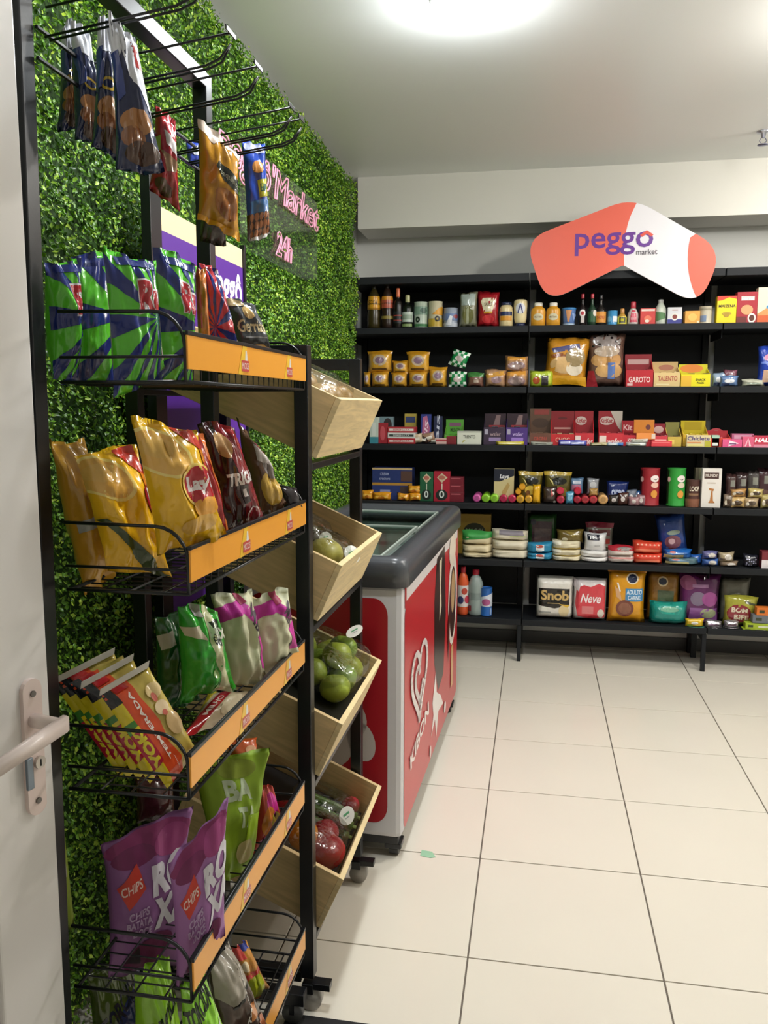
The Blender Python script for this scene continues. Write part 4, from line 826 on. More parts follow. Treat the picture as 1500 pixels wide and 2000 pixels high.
rolls = [(923, 939, 965, 981, 'd45fa8', 'pink'), (940, 957, 965, 982, '8ccb30', 'left lime green'), (957, 974, 965, 982, '93d038', 'right lime green'), (975, 991, 966, 982, 'b81f4c', 'left crimson'), (992, 1008, 966, 983, 'c0244e', 'right crimson'),
 (1008, 1024, 967, 984, 'd9a32c', 'left yellow'), (1025, 1040, 967, 984, 'dca530', 'right yellow'), (1087, 1103, 968, 984, 'b82a44', 'red, under another, left'), (1120, 1135, 968, 984, 'a82038', 'red, under another, right'), (1135, 1151, 967, 985, 'b0303a', 'dull red'), (1151, 1167, 967, 985, 'b5343e', 'dull red, right'), (1168, 1188, 965, 987, 'd2a468', 'large beige')]
for a, b, yt, yb, c, l in rolls: Rl(3, a, b, yt, yb, c, l+' biscuit roll seen from its round end on the fourth shelf')

def top_roll(a, b, yt, c, l):
    p = at((a+b)/2, 0, PY); r = (at(b, 960, PY).x-at(a, 960, PY).x)/2
    bm = bmesh.new(); lathe(bm, [(r*.8, 0), (r, .006), (r, .12)], 14)
    for v in bm.verts: v.co = Vector((v.co.x, v.co.z, -v.co.y))
    bmesh.ops.recalc_face_normals(bm, faces=bm.faces)
    o = obj('biscuit_roll', bm, mat(c, 'foil'), None, loc=(at((a+b)/2, 960, PY).x, PY+.01, at((a+b)/2, yt, PY).z-r)); tag(o, l, 'biscuits', 'biscuit rolls laid end on along the fourth shelf')
for i, (a, b, yt, c, l) in enumerate(((1087, 1102, 952, 'c22f48', 'red biscuit roll on top of the left red one'), (1121, 1136, 952, 'b8243c', 'red biscuit roll on top of another red one'), (1013, 1026, 945, 'd79a24', 'yellow biscuit roll on top of the left yellow pair'), (1006, 1018, 955, 'cf9420', 'small yellow biscuit roll above the left yellow one'))): top_roll(a, b, yt, c, l)
for i, (a, b) in enumerate(((1012, 1061), (1062, 1117))):
    Bg(3, a, b, 921, '5a5220', ['left, yellower', 'right, greener'][i]+' one of the two black and yellow foil bags', 'bag', 'snack_bag', [r_(0, .88, 1, 1, 'b59a34'), e_(.55, .7, .3, .12, '1c1c16'), p_([(.15, .8), (.3, .7), (.35, .55)], 'e6d88a'), e_(.5, .4, .25, .15, 'd9c04a' if i == 0 else '6a6a2c'), e_(.4, .3, .1, .1, '7a4a1c'), e_(.72, .35, .15, .14, 'd8b02a' if i == 0 else '8c7a34')], dy=.05, d=.04, g='black and yellow foil bags')
Bg(3, 1040, 1056, 946, 'dfa91f', 'long yellow packet leaning before the left foil bag', 'packet', 'biscuit_packet', [], d=.03, p=4, dy=.0)
Bg(3, 1060, 1088, 950, '3c2f28', 'dark brown packet with white speck at the foot of the foil bags', 'packet', 'biscuit_packet', [e_(.7, .6, .15, .1, 'd8cfc8'), e_(.85, .1, .1, .08, 'e0d8cc'), p_([(.6, .9), (.75, .5), (.6, .4)], 'c04a4a')], d=.04, dy=.012)
Bg(3, 1104, 1121, 960, '4a8fae', 'small light blue packet between the red rolls', 'packet', 'biscuit_packet', [e_(.5, .5, .3, .2, '8ac4dc')], d=.03)
Bg(3, 1113, 1140, 933, '5a7a9a', 'blue and pink packet behind the red rolls', 'packet', 'biscuit_packet', [r_(.1, .3, .8, .6, 'b87a94'), r_(.2, .65, .8, .8, 'c8d0dc')], yb=966, d=.03, dy=.06)
Bg(3, 1146, 1170, 934, '8c8f94', 'silver grey packet above the dull red rolls', 'packet', 'biscuit_packet', [e_(.5, .6, .3, .2, 'c4c6c8'), r_(.2, .1, .8, .25, 'a8925a')], yb=966, d=.03, dy=.05)
Bg(3, 1150, 1168, 954, 'a8844a', 'small gold packet on the dull red rolls', 'packet', 'biscuit_packet', [], yb=968, d=.03)
for i, (a, b, yt, c, l) in enumerate(((1184, 1228, 940, '1c2c68', 'navy cookie packet with white letters'), (1188, 1210, 966, '2a2420', 'dark packet low in the heap beside the beige roll'), (1206, 1228, 962, '4a2e28', 'brown speckled packet in the middle of the heap'), (1222, 1244, 956, '5c6472', 'grey packet in the heap'), (1226, 1250, 970, '9a7478', 'pinkish foil packet low in the heap'), (1243, 1262, 966, '8e6a70', 'small mauve packet against the red tube'), (1234, 1252, 958, '2b5a94', 'small blue packet against the red tube'))):
    Bg(3, a, b, yt, c, l, 'packet', 'biscuit_packet', [t_('oreo', .2, .35, .85, .65, 'b9c4e0', .04)] if i == 0 else [e_(.45, .5, .2, .2, 'cdc4bf')], d=.03, dy=[.05, 0, .0, .02, -.01, .0, .03][i], g='small biscuit packets heaped on the fourth shelf')
for i, (a, b, c, l) in enumerate(((1253, 1292, '9e2630', 'red'), (1306, 1343, '2f9c3c', 'green'))):
    fx = .78
    Bt(3, 'can', a, b, 914, c, 'tall '+l+' tube of crisps on the fourth shelf', 'tube', 'crisps_tube', [r_(0, 0, .2, 1, '3c1014' if i == 0 else '183c1c')]+[e_(.62, .72, .14, .09, 'efe4e0'), p_([(.5, .73), (.62, .70), (.74, .74), (.64, .68)], '2b1a14'), e_(.62, .55, .12, .07, 'e9bfae' if i == 0 else 'd9cdb4'), e_(.6, .32, .1, .1, 'd9953c'), e_(.22, .7, .06, .07, 'd8b9b4')], fin='paper', g='tubes of crisps')
Bt(3, 'can', 1342, 1370, 937, '50302a', 'dark brown tin of chocolate drink beside the green tube', 'tin', 'chocolate_tin', [t_('LOOP', .32, .58, .72, .76, 'e6dcc8', .03), r_(.3, .42, .7, .5, '8a6a50'), r_(0, 0, 1, .3, '8a5a44')], fin='paper')
Bx(3, 1372, 1410, 915, 'e6e1da', 'tall white carton with a dark brown label and a biscuit picture', 'box', 'wafer_carton', [r_(.1, .74, .85, .90, '4a302c'), t_('MUNDY', .16, .78, .8, .86, 'd9cfc6', .03), r_(.25, .62, .7, .64, 'c9b8a0'), p_([(.35, .5), (.62, .48), (.6, .42), (.56, .43), (.6, .18), (.7, .12), (.35, .12), (.44, .18), (.5, .44), (.4, .44)], 'b87a44')], d=.05)
Bx(3, 1358, 1374, 914, '55503e', 'dark upright carton half hidden behind the tall white one', 'box', 'wafer_carton', [r_(.5, 0, .8, 1, '8a8a6c')], dy=.055, d=.05)
for i, (a, b, yt, c) in enumerate(((1416, 1440, 925, '4a3230'), (1436, 1462, 922, '413030'), (1458, 1486, 918, '46403e'), (1478, 1512, 914, '4a3036'))):
    Bg(3, a, b, yt, c, 'dark chocolate packet standing in the back row, '+['leftmost', 'second from the left', 'third from the left', 'rightmost'][i], 'packet', 'chocolate_packet', [e_(.5, .3, .3, .15, '6e5248'), r_(.4, .6, .8, .8, '8f8f84')], d=.04, dy=.08, g='dark chocolate packets in the back row')
for i, (a, b, yt, yb, c) in enumerate(((1412, 1432, 966, None, '7a6a5a'), (1424, 1456, 970, None, 'c9a86c'), (1452, 1482, 972, None, 'b09a78'), (1426, 1458, 955, 970, 'b58a52'), (1460, 1492, 954, 972, 'bba868'), (1484, 1514, 966, None, 'a5975a'))):
    Bg(3, a, b, yt, c, 'golden biscuit packet in the front heap, '+['far left', 'lower left', 'lower middle', 'upper left', 'upper right', 'far right'][i], 'packet', 'biscuit_packet', [e_(.5, .5, .3, .2, '4a3a2c'), e_(.2, .4, .1, .2, 'e9dfc8')], yb=yb, d=.04, g='golden biscuit packets in the front heap')
# ---- fifth shelf
Bx(4, 895, 959, 1004, 'a8862c', 'mustard yellow carton with a dark oval standing behind the rice', 'box', 'flour_box', [e_(.5, .58, .33, .2, '33341f'), t_('MAGGI', .25, .5, .75, .64, '9aa08a', .02)], dy=.14, d=.05)
RC = dict(d=.09, p=6, fin='matte_bag', crk=.7)
for i, (yt, yb) in enumerate(((1077, None), (1062, 1078), (1036, 1063))):
    Bg(4, 903, 961, yt, 'd8c9a4', ['lowest', 'middle', 'topmost, green topped'][i]+' bag of rice in the left stack of three', 'rice bag', 'rice_bag', [r_(0, .6, 1, 1, '3f9a4a'), p_([(0, .35), (1, .55), (1, .75), (0, .6)], '2e8a3c')] if i == 2 else [], yb=yb, g='rice bags stacked at the left of the fifth shelf', **RC)
for i, (yt, yb) in enumerate(((1072, None), (1053, 1073), (1034, 1054))):
    Bg(4, 961, 1032, yt, 'dcd3bb', ['lowest', 'middle', 'topmost, grey printed'][i]+' bag of rice in the second stack of three', 'rice bag', 'rice_bag', [p_([(.2, .55), (.9, .45), (.85, .95), (.2, .95)], '8f8890'), r_(.5, .35, .95, .5, 'c9cf9a')] if i == 2 else [], yb=yb, g='rice bags in the second stack of the fifth shelf', **RC)
Bg(4, 1030, 1087, 1003, '2f5a2c', 'dark brown pouch with a green frame standing behind the blue bags', 'pouch', 'bean_pouch', [r_(.16, .0, .85, .82, '4a3038'), r_(.25, .15, .8, .65, '6a5450'), e_(.2, .8, .1, .07, '1a2036')], dy=.16, d=.03, p=6, crk=.3)
for i, (yt, yb) in enumerate(((1078, None), (1058, 1078))):
    Bg(4, 1029, 1079, yt, '2a86ae', ['lower', 'upper'][i]+' of two blue bags with a red and white label', 'bag', 'salt_bag', [r_(.35, .25, .68, .8, 'd9e0e2'), e_(.5, .65, .15, .15, 'c85a4a'), r_(.4, .1, .6, .3, 'b9cfd8')], yb=yb, g='blue bags with red and white labels', **RC)
for i, (yt, yb) in enumerate(((1084, None), (1071, 1085), (1054, 1072))):
    Bg(4, 1079, 1134, yt, 'ddd3b4', ['lowest', 'middle', 'topmost'][i]+' of three cream and yellow flour bags', 'flour bag', 'flour_bag', [r_(0, .0, 1, .22, 'd8bd5a'), p_([(0, .6), (.3, .5), (.3, .9), (0, .9)], 'efe9d8')], yb=yb, g='cream and yellow flour bags', **RC)
Bg(4, 1086, 1140, 1034, '6a5a2a', 'olive brown foil packet lying on the flour bags', 'packet', 'spice_packet', [e_(.3, .3, .12, .12, 'c4bfa8'), p_([(.3, .9), (.6, .5), (.9, .7)], '8f7d3c')], yb=1060, d=.05, dy=.02)
Bg(4, 1143, 1199, 1020, 'a5a092', 'grey and crimson pouch standing behind the sugar', 'pouch', 'grain_pouch', [r_(0, .85, 1, 1, '9a2440'), r_(.1, .62, .9, .8, '7a3a3c'), r_(.1, .4, .9, .55, 'b8443c'), e_(.75, .2, .15, .12, '4a4a3c')], dy=.15, d=.04)
for i, (yt, yb) in enumerate(((1086, None), (1074, 1087))):
    Bg(4, 1134, 1187, yt, 'e6e5e2', ['lower', 'upper'][i]+' plain white sugar bag lying at the front', 'sugar bag', 'sugar_bag', [], yb=yb, g='white sugar bags', **RC)
Bg(4, 1140, 1185, 1040, 'dededf', 'upright white sugar bag with a black label', 'sugar bag', 'sugar_bag', [r_(.12, .62, .68, .9, '14182c'), t_('TEL', .18, .67, .62, .86, 'f2f2f4', .04), r_(.45, .3, .7, .34, '9a9a9a')], yb=1076, d=.06, p=3)
for i, (yt, yb) in enumerate(((1084, None), (1065, 1085))):
    Bg(4, 1187, 1239, yt, 'dcd2ca', ['lower', 'upper, red topped'][i]+' white and red bag beside the sugar', 'bag', 'flour_bag', [r_(0, .55, 1, 1, 'ad2432'), e_(.6, .75, .3, .15, '8f8a86')] if i else [r_(0, .6, 1, .8, 'c98a84')], yb=yb, g='white and red flour bags', **RC)
for i, (yt, yb) in enumerate(((1079, None), (1056, 1080))):
    Bg(4, 1235, 1293, yt, 'd9442c', ['lower', 'upper'][i]+' bright orange red bag in a stack of two', 'bag', 'cornmeal_bag', [r_(.1, .2, .9, .4, 'e07a5c')]+[e_(.15+.14*k, .75, .03, .06, 'f2b8a0') for k in range(6)], yb=yb, g='orange red bags stacked', **RC)
Bg(4, 1284, 1343, 1006, '1f3f86', 'tall dark blue foil bag leaning back on the fifth shelf', 'bag', 'pasta_bag', [e_(.55, .6, .25, .05, '8a9a8c'), e_(.5, .4, .3, .14, '7a4a58'), e_(.45, .42, .12, .06, 'c9a4a8'), e_(.4, .2, .25, .08, '5a2a2c')], dy=.08, d=.06, roll=8)
for i, (a, b, yt, yb, c) in enumerate(((1296, 1366, 1088, None, '5a7a84'), (1294, 1352, 1072, 1090, '2464b4'))):
    Bg(4, a, b, yt, c, ['lower grey blue pasta bag lying flat under a bright blue one', 'bright blue pasta bag lying on another bag'][i], 'pasta bag', 'pasta_bag', [r_(.0, .1, .7, .45, 'b0a878'), e_(.3, .7, .12, .12, 'c96a5a'), r_(.1, .55, .7, .65, '8fb4dc')], yb=yb, d=.07, p=4)
Bg(4, 1346, 1372, 1082, '2a5fae', 'corner of a blue bag beside the lying pasta bags', 'bag', 'pasta_bag', [], d=.05, dy=.03)
for i, (a, b, yt, yb, c) in enumerate(((1369, 1404, 1091, None, '3f64a8'), (1370, 1402, 1076, 1091, '6a6a9a'), (1404, 1441, 1096, None, '8d7a66'), (1402, 1434, 1078, 1097, 'a89a7c'))):
    Bg(4, a, b, yt, c, ['lower blue', 'upper blue and white', 'lower tan', 'upper tan'][i]+' packet in the small heap at the right of the fifth shelf', 'packet', 'seed_packet', [e_(.6, .5, .25, .3, 'cfc9c0'), r_(.1, .2, .4, .4, '3a4a8a' if i < 2 else '6a5a48')], yb=yb, d=.05, g='small packets heaped at the right of the fifth shelf')
Bg(4, 1450, 1481, 1082, '23242f', 'dark blue bag with white specks on the fifth shelf', 'packet', 'seed_packet', [e_(.2+.15*(k % 5), .2+.14*(k//3), .05, .05, 'a9a8c4') for k in range(12)], d=.06)
Bx(4, 1488, 1530, 1078, '7a2a34', 'dark red carton at the right edge of the fifth shelf', 'box', 'tea_box', [r_(.0, .0, .5, .5, 'e6dfe2')], d=.06)
# ---- bottom shelf
Bt(5, 'jug', 893, 915, 1108, 'd4582f', 'orange bottle with a red cap beside the freezer, bottom shelf', 'bottle', 'cleaner_bottle', [r_(0, .18, 1, .62, 'dcd2d0'), e_(.6, .5, .15, .07, 'b5402f'), e_(.4, .32, .16, .08, '3a3f6a'), e_(.75, .33, .15, .08, 'b5344a')], cap='c02f3e')
Bt(5, 'jug', 914, 943, 1114, '93a09c', 'translucent grey bottle with a red cap on the bottom shelf', 'bottle', 'bleach_bottle', [r_(.3, .35, .8, .5, '7d8a86'), r_(.15, .1, .35, .22, '8a3a44')], cap='b02238')
Bt(5, 'can', 938, 961, 1149, '2a66b4', 'blue bottle with a white label on the bottom shelf', 'bottle', 'disinfectant_bottle', [p_([(0, .35), (1, .35), (1, .85), (0, .62)], 'd3d9e4'), e_(.5, .5, .22, .12, 'b05a8a'), r_(.7, .05, .8, .3, '9ab4dc')], fin='plastic')
def paper_pack(a, b, yt, label, name, dec, col):
    Y = PY; x0, x1, z0, z1 = dims(5, a, b, yt, None, Y); W, H = x1-x0, z1-z0
    o = pouch(name, (x0, Y+.055, z0), (x1, Y+.055, z0), (x1, Y+.055, z1), (x0, Y+.055, z1), .11, col, dec, p=9, seal=.012, crk=.12, nx=12, ny=12, finish='foil'); tag(o, label, 'toilet paper')
    return o
paper_pack(1048, 1121, 1128, 'white toilet paper pack with a black label and gold lettering', 'toilet_paper_pack', [r_(.06, .33, .90, .74, '17140f'), p_([(.06, .33), (.5, .27), (.8, .33)], '17140f'), t_('Snob', .12, .46, .88, .70, 'c9a866', .03), r_(.3, .38, .65, .40, 'a08a5a'), r_(.08, .16, .4, .19, '9a9a94'), e_(.75, .22, .14, .14, 'd9c79a'), p_([(.62, .38), (.9, .36), (.85, .3)], 'd9b23c')], 'e3dfd6')
paper_pack(1121, 1187, 1132, 'red and white toilet paper pack with white script lettering', 'toilet_paper_pack', [p_([(.08, .78), (.3, .86), (.5, .82), (.75, .9), (.95, .84), (.95, .1), (.5, .05), (.12, .12), (.05, .4)], 'd2404a'), t_('Neve', .2, .44, .82, .66, 'f6eef0', .02, .3), r_(.25, .18, .6, .36, 'd97a7c'), e_(.82, .2, .1, .1, 'd8cfc4'), p_([(0, .8), (.15, .7), (.2, .9), (0, 1)], 'cfc6c8')], 'd9d2d0')
Bg(5, 1187, 1263, 1112, 'de9c1e', 'tall yellow dog food pouch with a round kibble picture', 'pet food', 'pet_food_pouch', [e_(.64, .84, .17, .10, 'e8dcc4'), e_(.64, .84, .13, .08, '232a48'), r_(.45, .42, .95, .66, '3f86bc'), t_('ADULTO', .48, .55, .92, .64, 'dcebf4', .03), t_('CARNE', .52, .45, .88, .53, 'dcebf4', .02), e_(.45, .28, .25, .16, '7a3f30'), e_(.45, .28, .18, .11, '8f5a44'), p_([(.15, .7), (.3, .6), (.35, .42), (.2, .5)], 'd9a87a'), p_([(.2, .76), (.25, .76), (.32, .6), (.28, .6)], 'f0e6da'), r_(0, .95, 1, 1, 'b8761a')], d=.07, p=4, crk=.5)
Bg(5, 1262, 1332, 1115, '8f6420', 'second dog food pouch, brown and green, behind the teal tray', 'pet food', 'pet_food_pouch', [e_(.45, .80, .16, .1, 'c9b48a'), e_(.45, .80, .12, .07, '1c2236'), r_(.3, .35, .8, .62, '4a5a3c'), e_(.6, .3, .25, .12, '5a2a24')], dy=.09, d=.06, p=4, crk=.5)
Bg(5, 1268, 1342, 1174, '178a80', 'teal green film wrapped pack lying in front of the dog food', 'pack', 'cleaning_pad_pack', [p_([(.1, .95), (.9, .98), (.75, .5), (.3, .5)], '2a9c8c'), r_(.05, 0, .95, .2, '3c9a94'), e_(.5, .7, .25, .12, '7ab49a')], d=.10, p=5, crk=.6)
Bg(5, 1325, 1409, 1118, '5c1f58', 'large purple cat food bag on the bottom shelf', 'pet food', 'pet_food_bag', [e_(.2, .8, .2, .14, '8e4a72'), p_([(.35, .95), (.6, .85), (.8, .98)], '3c1230'), r_(.3, .72, .7, .78, 'a87aa4'), e_(.45, .5, .2, .14, '7a6a84'), e_(.75, .5, .2, .14, '9a4a8a'), r_(.25, .05, .95, .32, '8f5a9c'), e_(.72, .22, .2, .1, 'a9b08a')], dy=.05, d=.07, p=3.5)
Bg(5, 1405, 1466, 1128, '77776a', 'grey translucent bag behind the lime green bag', 'bag', 'charcoal_bag', [e_(.5, .4, .35, .3, '86867a')], dy=.10, d=.06)
for i, (a, b, yt, yb, c) in enumerate(((1340, 1378, 1224, None, '4a8a78'), (1337, 1375, 1208, 1226, 'd8b322'))):
    Bg(5, a, b, yt, c, ['lower teal and orange', 'upper bright yellow'][i]+' sachet at the front of the bottom shelf', 'sachet', 'pet_food_sachet', [e_(.5, .5, .2, .2, 'd98a3a' if i == 0 else 'd9d6cf'), r_(.1, .1, .4, .3, '9ab83c')], yb=yb, d=.035, dy=-.02, g='pet food sachets at the front', p=3)
for j, (a, b) in enumerate(((1375, 1411), (1412, 1444))):
    for i, (yt, yb) in enumerate(((1224, None), (1211, 1225))):
        Bg(5, a, b, yt, 'b6b2b8', ['lower', 'upper'][i]+' silver packet of the '+['left', 'right'][j]+' silver stack on the bottom shelf', 'packet', 'silver_packet', [r_(.2, .3, .8, .6, '6a5a6a'), e_(.5, .7, .2, .12, 'e9e6ea')], yb=yb, d=.05, dy=-.02, g='silver packets stacked on the bottom shelf', fin='silver_foil', p=4)
Bg(5, 1412, 1480, 1164, 'a8a63e', 'lime green bag with a dark red oval', 'bag', 'dog_treat_bag', [e_(.45, .42, .38, .3, '8e2a34'), t_('BOM', .2, .45, .7, .62, 'e6dcc4', .04), t_('BIFE', .3, .22, .75, .38, 'e6dcc4', .04), p_([(.6, .78), (.95, .7), (.95, .76), (.62, .86)], '3a3f1c')], d=.06, dy=.03, roll=-2)
for i, (a, b, yt, yb, c) in enumerate(((1450, 1500, 1229, None, '9ab02c'), (1456, 1506, 1218, 1229, 'a3b830'), (1470, 1530, 1203, 1218, '6a7078'), (1478, 1530, 1188, 1203, 'd8742a'))):
    Bx(5, a, b, yt, c, ['lowest lime green box in the stack at the right', 'second lime green box in the stack at the right', 'grey box on the lime boxes', 'orange box topping the stack at the right'][i], 'box', 'incense_box', [r_(.1, .3, .3, .7, '3a3f2a'), r_(.5, .3, .9, .6, 'd9dcc4')], yb=yb, dy=-.02, d=.05)
# ================================================================== goods on the snack rack
def Q(x, y, Y): return at(x, y, Y)
def snack(name, TL, TR, BR, BL, d, h, label, dec=(), cat='snack bag', g=None, fin='bigfoil', **k):
    k.setdefault('nx', 26); k.setdefault('ny', 30)
    o = pouch(name, Q(*BL), Q(*BR), Q(*TR), Q(*TL), d, h, dec, finish=fin, **k)
    return tag(o, label, cat, g)
def rays(cu, cv, n, c, a0=0, duty=.5, R=2.2):
    out = []
    for i in range(n):
        a, b = a0+2*math.pi*i/n, a0+2*math.pi*(i+duty)/n
        out.append(p_([(cu, cv), (cu+R*math.cos(a), cv+R*math.sin(a)), (cu+R*math.cos((a+b)/2), cv+R*math.sin((a+b)/2)), (cu+R*math.cos(b), cv+R*math.sin(b))], c))
    return out
NAVY, GRN = '1d2d78', '62cc34'
def ruffles(cu, cv, u0, u1, txt='Ruffles', logo=True, c1=GRN, c2=NAVY):
    D = rays(cu, cv, 15, c2, .1, .45)
    if logo:
        D += [t_(txt, u0-.02, .525, u1+.02, .805, 'e9dfe4', .085), t_(txt, u0, .54, u1, .79, 'b5222f', .045)]
        D += [r_(.94, .1, 1, .5, 'aaa39a')]
    D += [r_(.18, .90, .95, .965, c2)]
    return D
RG = 'green and navy striped bags of crisps in the top basket'
snack('crisps_bag', (86, 512, 1.165), (160, 508, 1.215), (150, 740, 1.215), (104, 738, 1.165), .05, GRN, 'leftmost striped crisps bag, tucked against the post in the top basket', ruffles(1.1, .5, .5, 1.35, 'R'), g=RG, seed=3)
snack('crisps_bag', (138, 498, 1.25), (222, 494, 1.32), (222, 745, 1.30), (118, 748, 1.25), .05, GRN, 'second striped crisps bag, showing only stripes between two others', ruffles(1.4, .5, .6, 2, 'R', False), g=RG, seed=5)
snack('crisps_bag', (200, 486, 1.165), (305, 510, 1.235), (322, 722, 1.235), (222, 786, 1.155), .055, GRN, 'striped crisps bag whose lower tip hangs below the top basket', ruffles(.85, .48, .48, 1.05, 'Ru'), g=RG, seed=8, back='b9b2a8')
snack('crisps_bag', (298, 480, 1.28), (384, 516, 1.345), (376, 748, 1.345), (300, 745, 1.28), .06, GRN, 'rightmost green striped crisps bag, nearest the orange price strip', ruffles(1.05, .45, .45, 1.15, 'Ruf'), g=RG, seed=12)
snack('crisps_bag', (380, 520, 1.41), (402, 524, 1.42), (414, 690, 1.44), (388, 690, 1.43), .05, 'cf7a35', 'narrow orange side of a crisps bag right of the green striped ones', [r_(0, .3, .35, 1, 'b5303a')], seed=2, nx=10)
snack('crisps_bag', (388, 508, 1.455), (424, 530, 1.50), (470, 692, 1.545), (398, 690, 1.47), .05, 'c22a36', 'red and navy striped crisps bag in the top basket', rays(.2, .3, 12, NAVY, .2, .45)+[e_(1.0, .92, .2, .08, 'e9e0e6')], seed=4, nx=16)
snack('popcorn_bag', (438, 583, 1.60), (497, 592, 1.65), (534, 690, 1.69), (470, 690, 1.62), .05, '4a4d52', 'dark grey gourmet bag with gold script at the right of the top basket', [e_(.45, .75, .14, .12, 'd8b878'), t_('Gerriane', .05, .38, .98, .62, 'e3cfa0', .02, .3), r_(.15, .27, .85, .30, '8c8c8c'), e_(.5, .06, .4, .1, 'd9a85a'), e_(.2, .93, .3, .07, 'c9b48a')], seed=6, nx=18, ny=18)
# second basket: yellow bags
YC = 'f3bd20'
def lays(lx0=.42, lx1=1.02, full=True):
    D = [e_(.28, .76, .42, .19, 'f7dc80', rot=-8), e_(.27, .76, .38, .165, 'e8b458', rot=-8), e_(.22, .80, .24, .08, 'e6b860'), p_([(.55, .98), (.9, 1), (1, .78), (.86, .80), (.62, .92)], 'c23a2a'), p_([(.88, .8), (1, .78), (1, .5), (.9, .55)], 'e98a2a'), r_(.9, .62, 1, .68, 'cc3b34')]
    if full: D += [e_((lx0+lx1)/2, .49, (lx1-lx0)/2+.05, .185, 'f2d06a'), e_((lx0+lx1)/2, .49, (lx1-lx0)/2+.01, .158, 'b81f2c'), t_("Lay's", lx0+.04, .41, lx1-.0, .58, 'f4ecec', .045, .1), e_(.75, .30, .25, .08, 'e9a436'), e_(.6, .18, .3, .07, 'dba94a')]
    return D
YG = "yellow potato crisps bags in the second basket"
snack('crisps_bag', (96, 862, 1.16), (165, 858, 1.235), (240, 1105, 1.25), (166, 1168, 1.165), .07, 'c9962c', 'leftmost yellow crisps bag, dim and tucked behind the post', [e_(.5, .75, .4, .2, 'b98a40'), r_(.05, .40, .55, .47, 'a9a9a0')], g=YG, seed=21)  # duller yellow than its neighbours: dimness behind the post put into the colour
snack('crisps_bag', (142, 884, 1.145), (268, 872, 1.225), (338, 1132, 1.225), (208, 1108, 1.145), .07, YC, 'middle yellow crisps bag, partly covered by the front one', lays(.72, 1.35)[:6]+[e_(1.02, .60, .22, .12, 'a81c28'), t_('L', .88, .53, 1.0, .68, 'f2e8e8', .05), p_([(0, .42), (.1, .42), (.95, 0), (.6, 0)], '3c4a24')], g=YG, seed=23)
snack('crisps_bag', (256, 818, 1.125), (384, 836, 1.20), (442, 1040, 1.215), (308, 1092, 1.135), .085, YC, 'front yellow crisps bag with a round red logo, largest in the second basket', lays(), g=YG, seed=26)
snack('crisps_bag', (352, 838, 1.30), (398, 850, 1.33), (452, 1060, 1.34), (410, 1064, 1.30), .05, 'a8262a', 'thin red and orange bag edge right behind the front yellow bag', [r_(.7, 0, 1, 1, 'e57a3a')], seed=9, nx=10)
snack('crisps_bag', (384, 826, 1.375), (456, 830, 1.43), (516, 1012, 1.47), (436, 1048, 1.40), .07, '3a1518', 'dark maroon crisps bag with white block lettering in the second basket', [p_([(.4, 1), (.75, 1), (1, .6), (1, 0), (.55, 0)], '7c1822'), p_([(.68, 1), (.85, 1), (1, .8), (1, .62), (.9, .6)], 'b5222f'), t_('TRIGUI', .2, .42, 1.0, .54, 'e6dfdc', .05), e_(.38, .80, .2, .12, 'c9a070'), r_(.48, .24, .68, .42, '2a1416'), r_(.52, .30, .62, .38, 'd9d0cc'), e_(.72, .1, .16, .09, 'd8c4c4'), e_(.72, .1, .13, .075, '8c1a26')], seed=31)
snack('peanut_bag', (462, 818, 1.53), (510, 884, 1.565), (562, 985, 1.62), (508, 1012, 1.555), .055, '6a4a34', 'gold and brown glossy bag behind the maroon crisps bag', [e_(.5, .3, .4, .22, 'c9a040'), r_(.2, .62, .8, .8, 'cfc4c0'), e_(.6, .55, .3, .1, '8f8480'), r_(.3, .8, .8, .88, '9c2f48')], seed=33, nx=18, ny=18)
snack('peanut_bag', (545, 948, 1.66), (580, 955, 1.69), (592, 992, 1.70), (556, 1002, 1.67), .03, '2b2326', 'small dark bag at the far end of the second basket', [], seed=35, nx=8, ny=8)
# third basket
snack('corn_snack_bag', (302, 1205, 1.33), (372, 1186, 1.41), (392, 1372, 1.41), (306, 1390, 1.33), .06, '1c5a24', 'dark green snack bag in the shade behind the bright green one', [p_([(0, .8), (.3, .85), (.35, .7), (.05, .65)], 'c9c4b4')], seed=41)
snack('corn_snack_bag', (346, 1180, 1.305), (424, 1190, 1.36), (462, 1345, 1.385), (352, 1372, 1.305), .08, '35a832', 'bright green snack bag with a cream side panel in the third basket', [p_([(.55, 1), (.75, 1), (.85, .5), (.75, .4), (.9, 0), (.62, 0), (.66, .3), (.55, .5)], 'dcdcae'), p_([(0, .78), (.35, .82), (.45, .68), (.05, .70)], 'd8cfb4'), p_([(.62, .85), (.85, .9), (.8, .6), (.65, .62)], '2a3a2a'), t_('Mix', .6, .68, .95, .86, 'e6ecd8', .03), e_(.55, .3, .07, .05, '9ac46a'), e_(.58, .12, .06, .04, '9ac46a'), r_(.3, .9, .5, 1, '9b9a90')], seed=43)
CRM = 'd3d2b0'
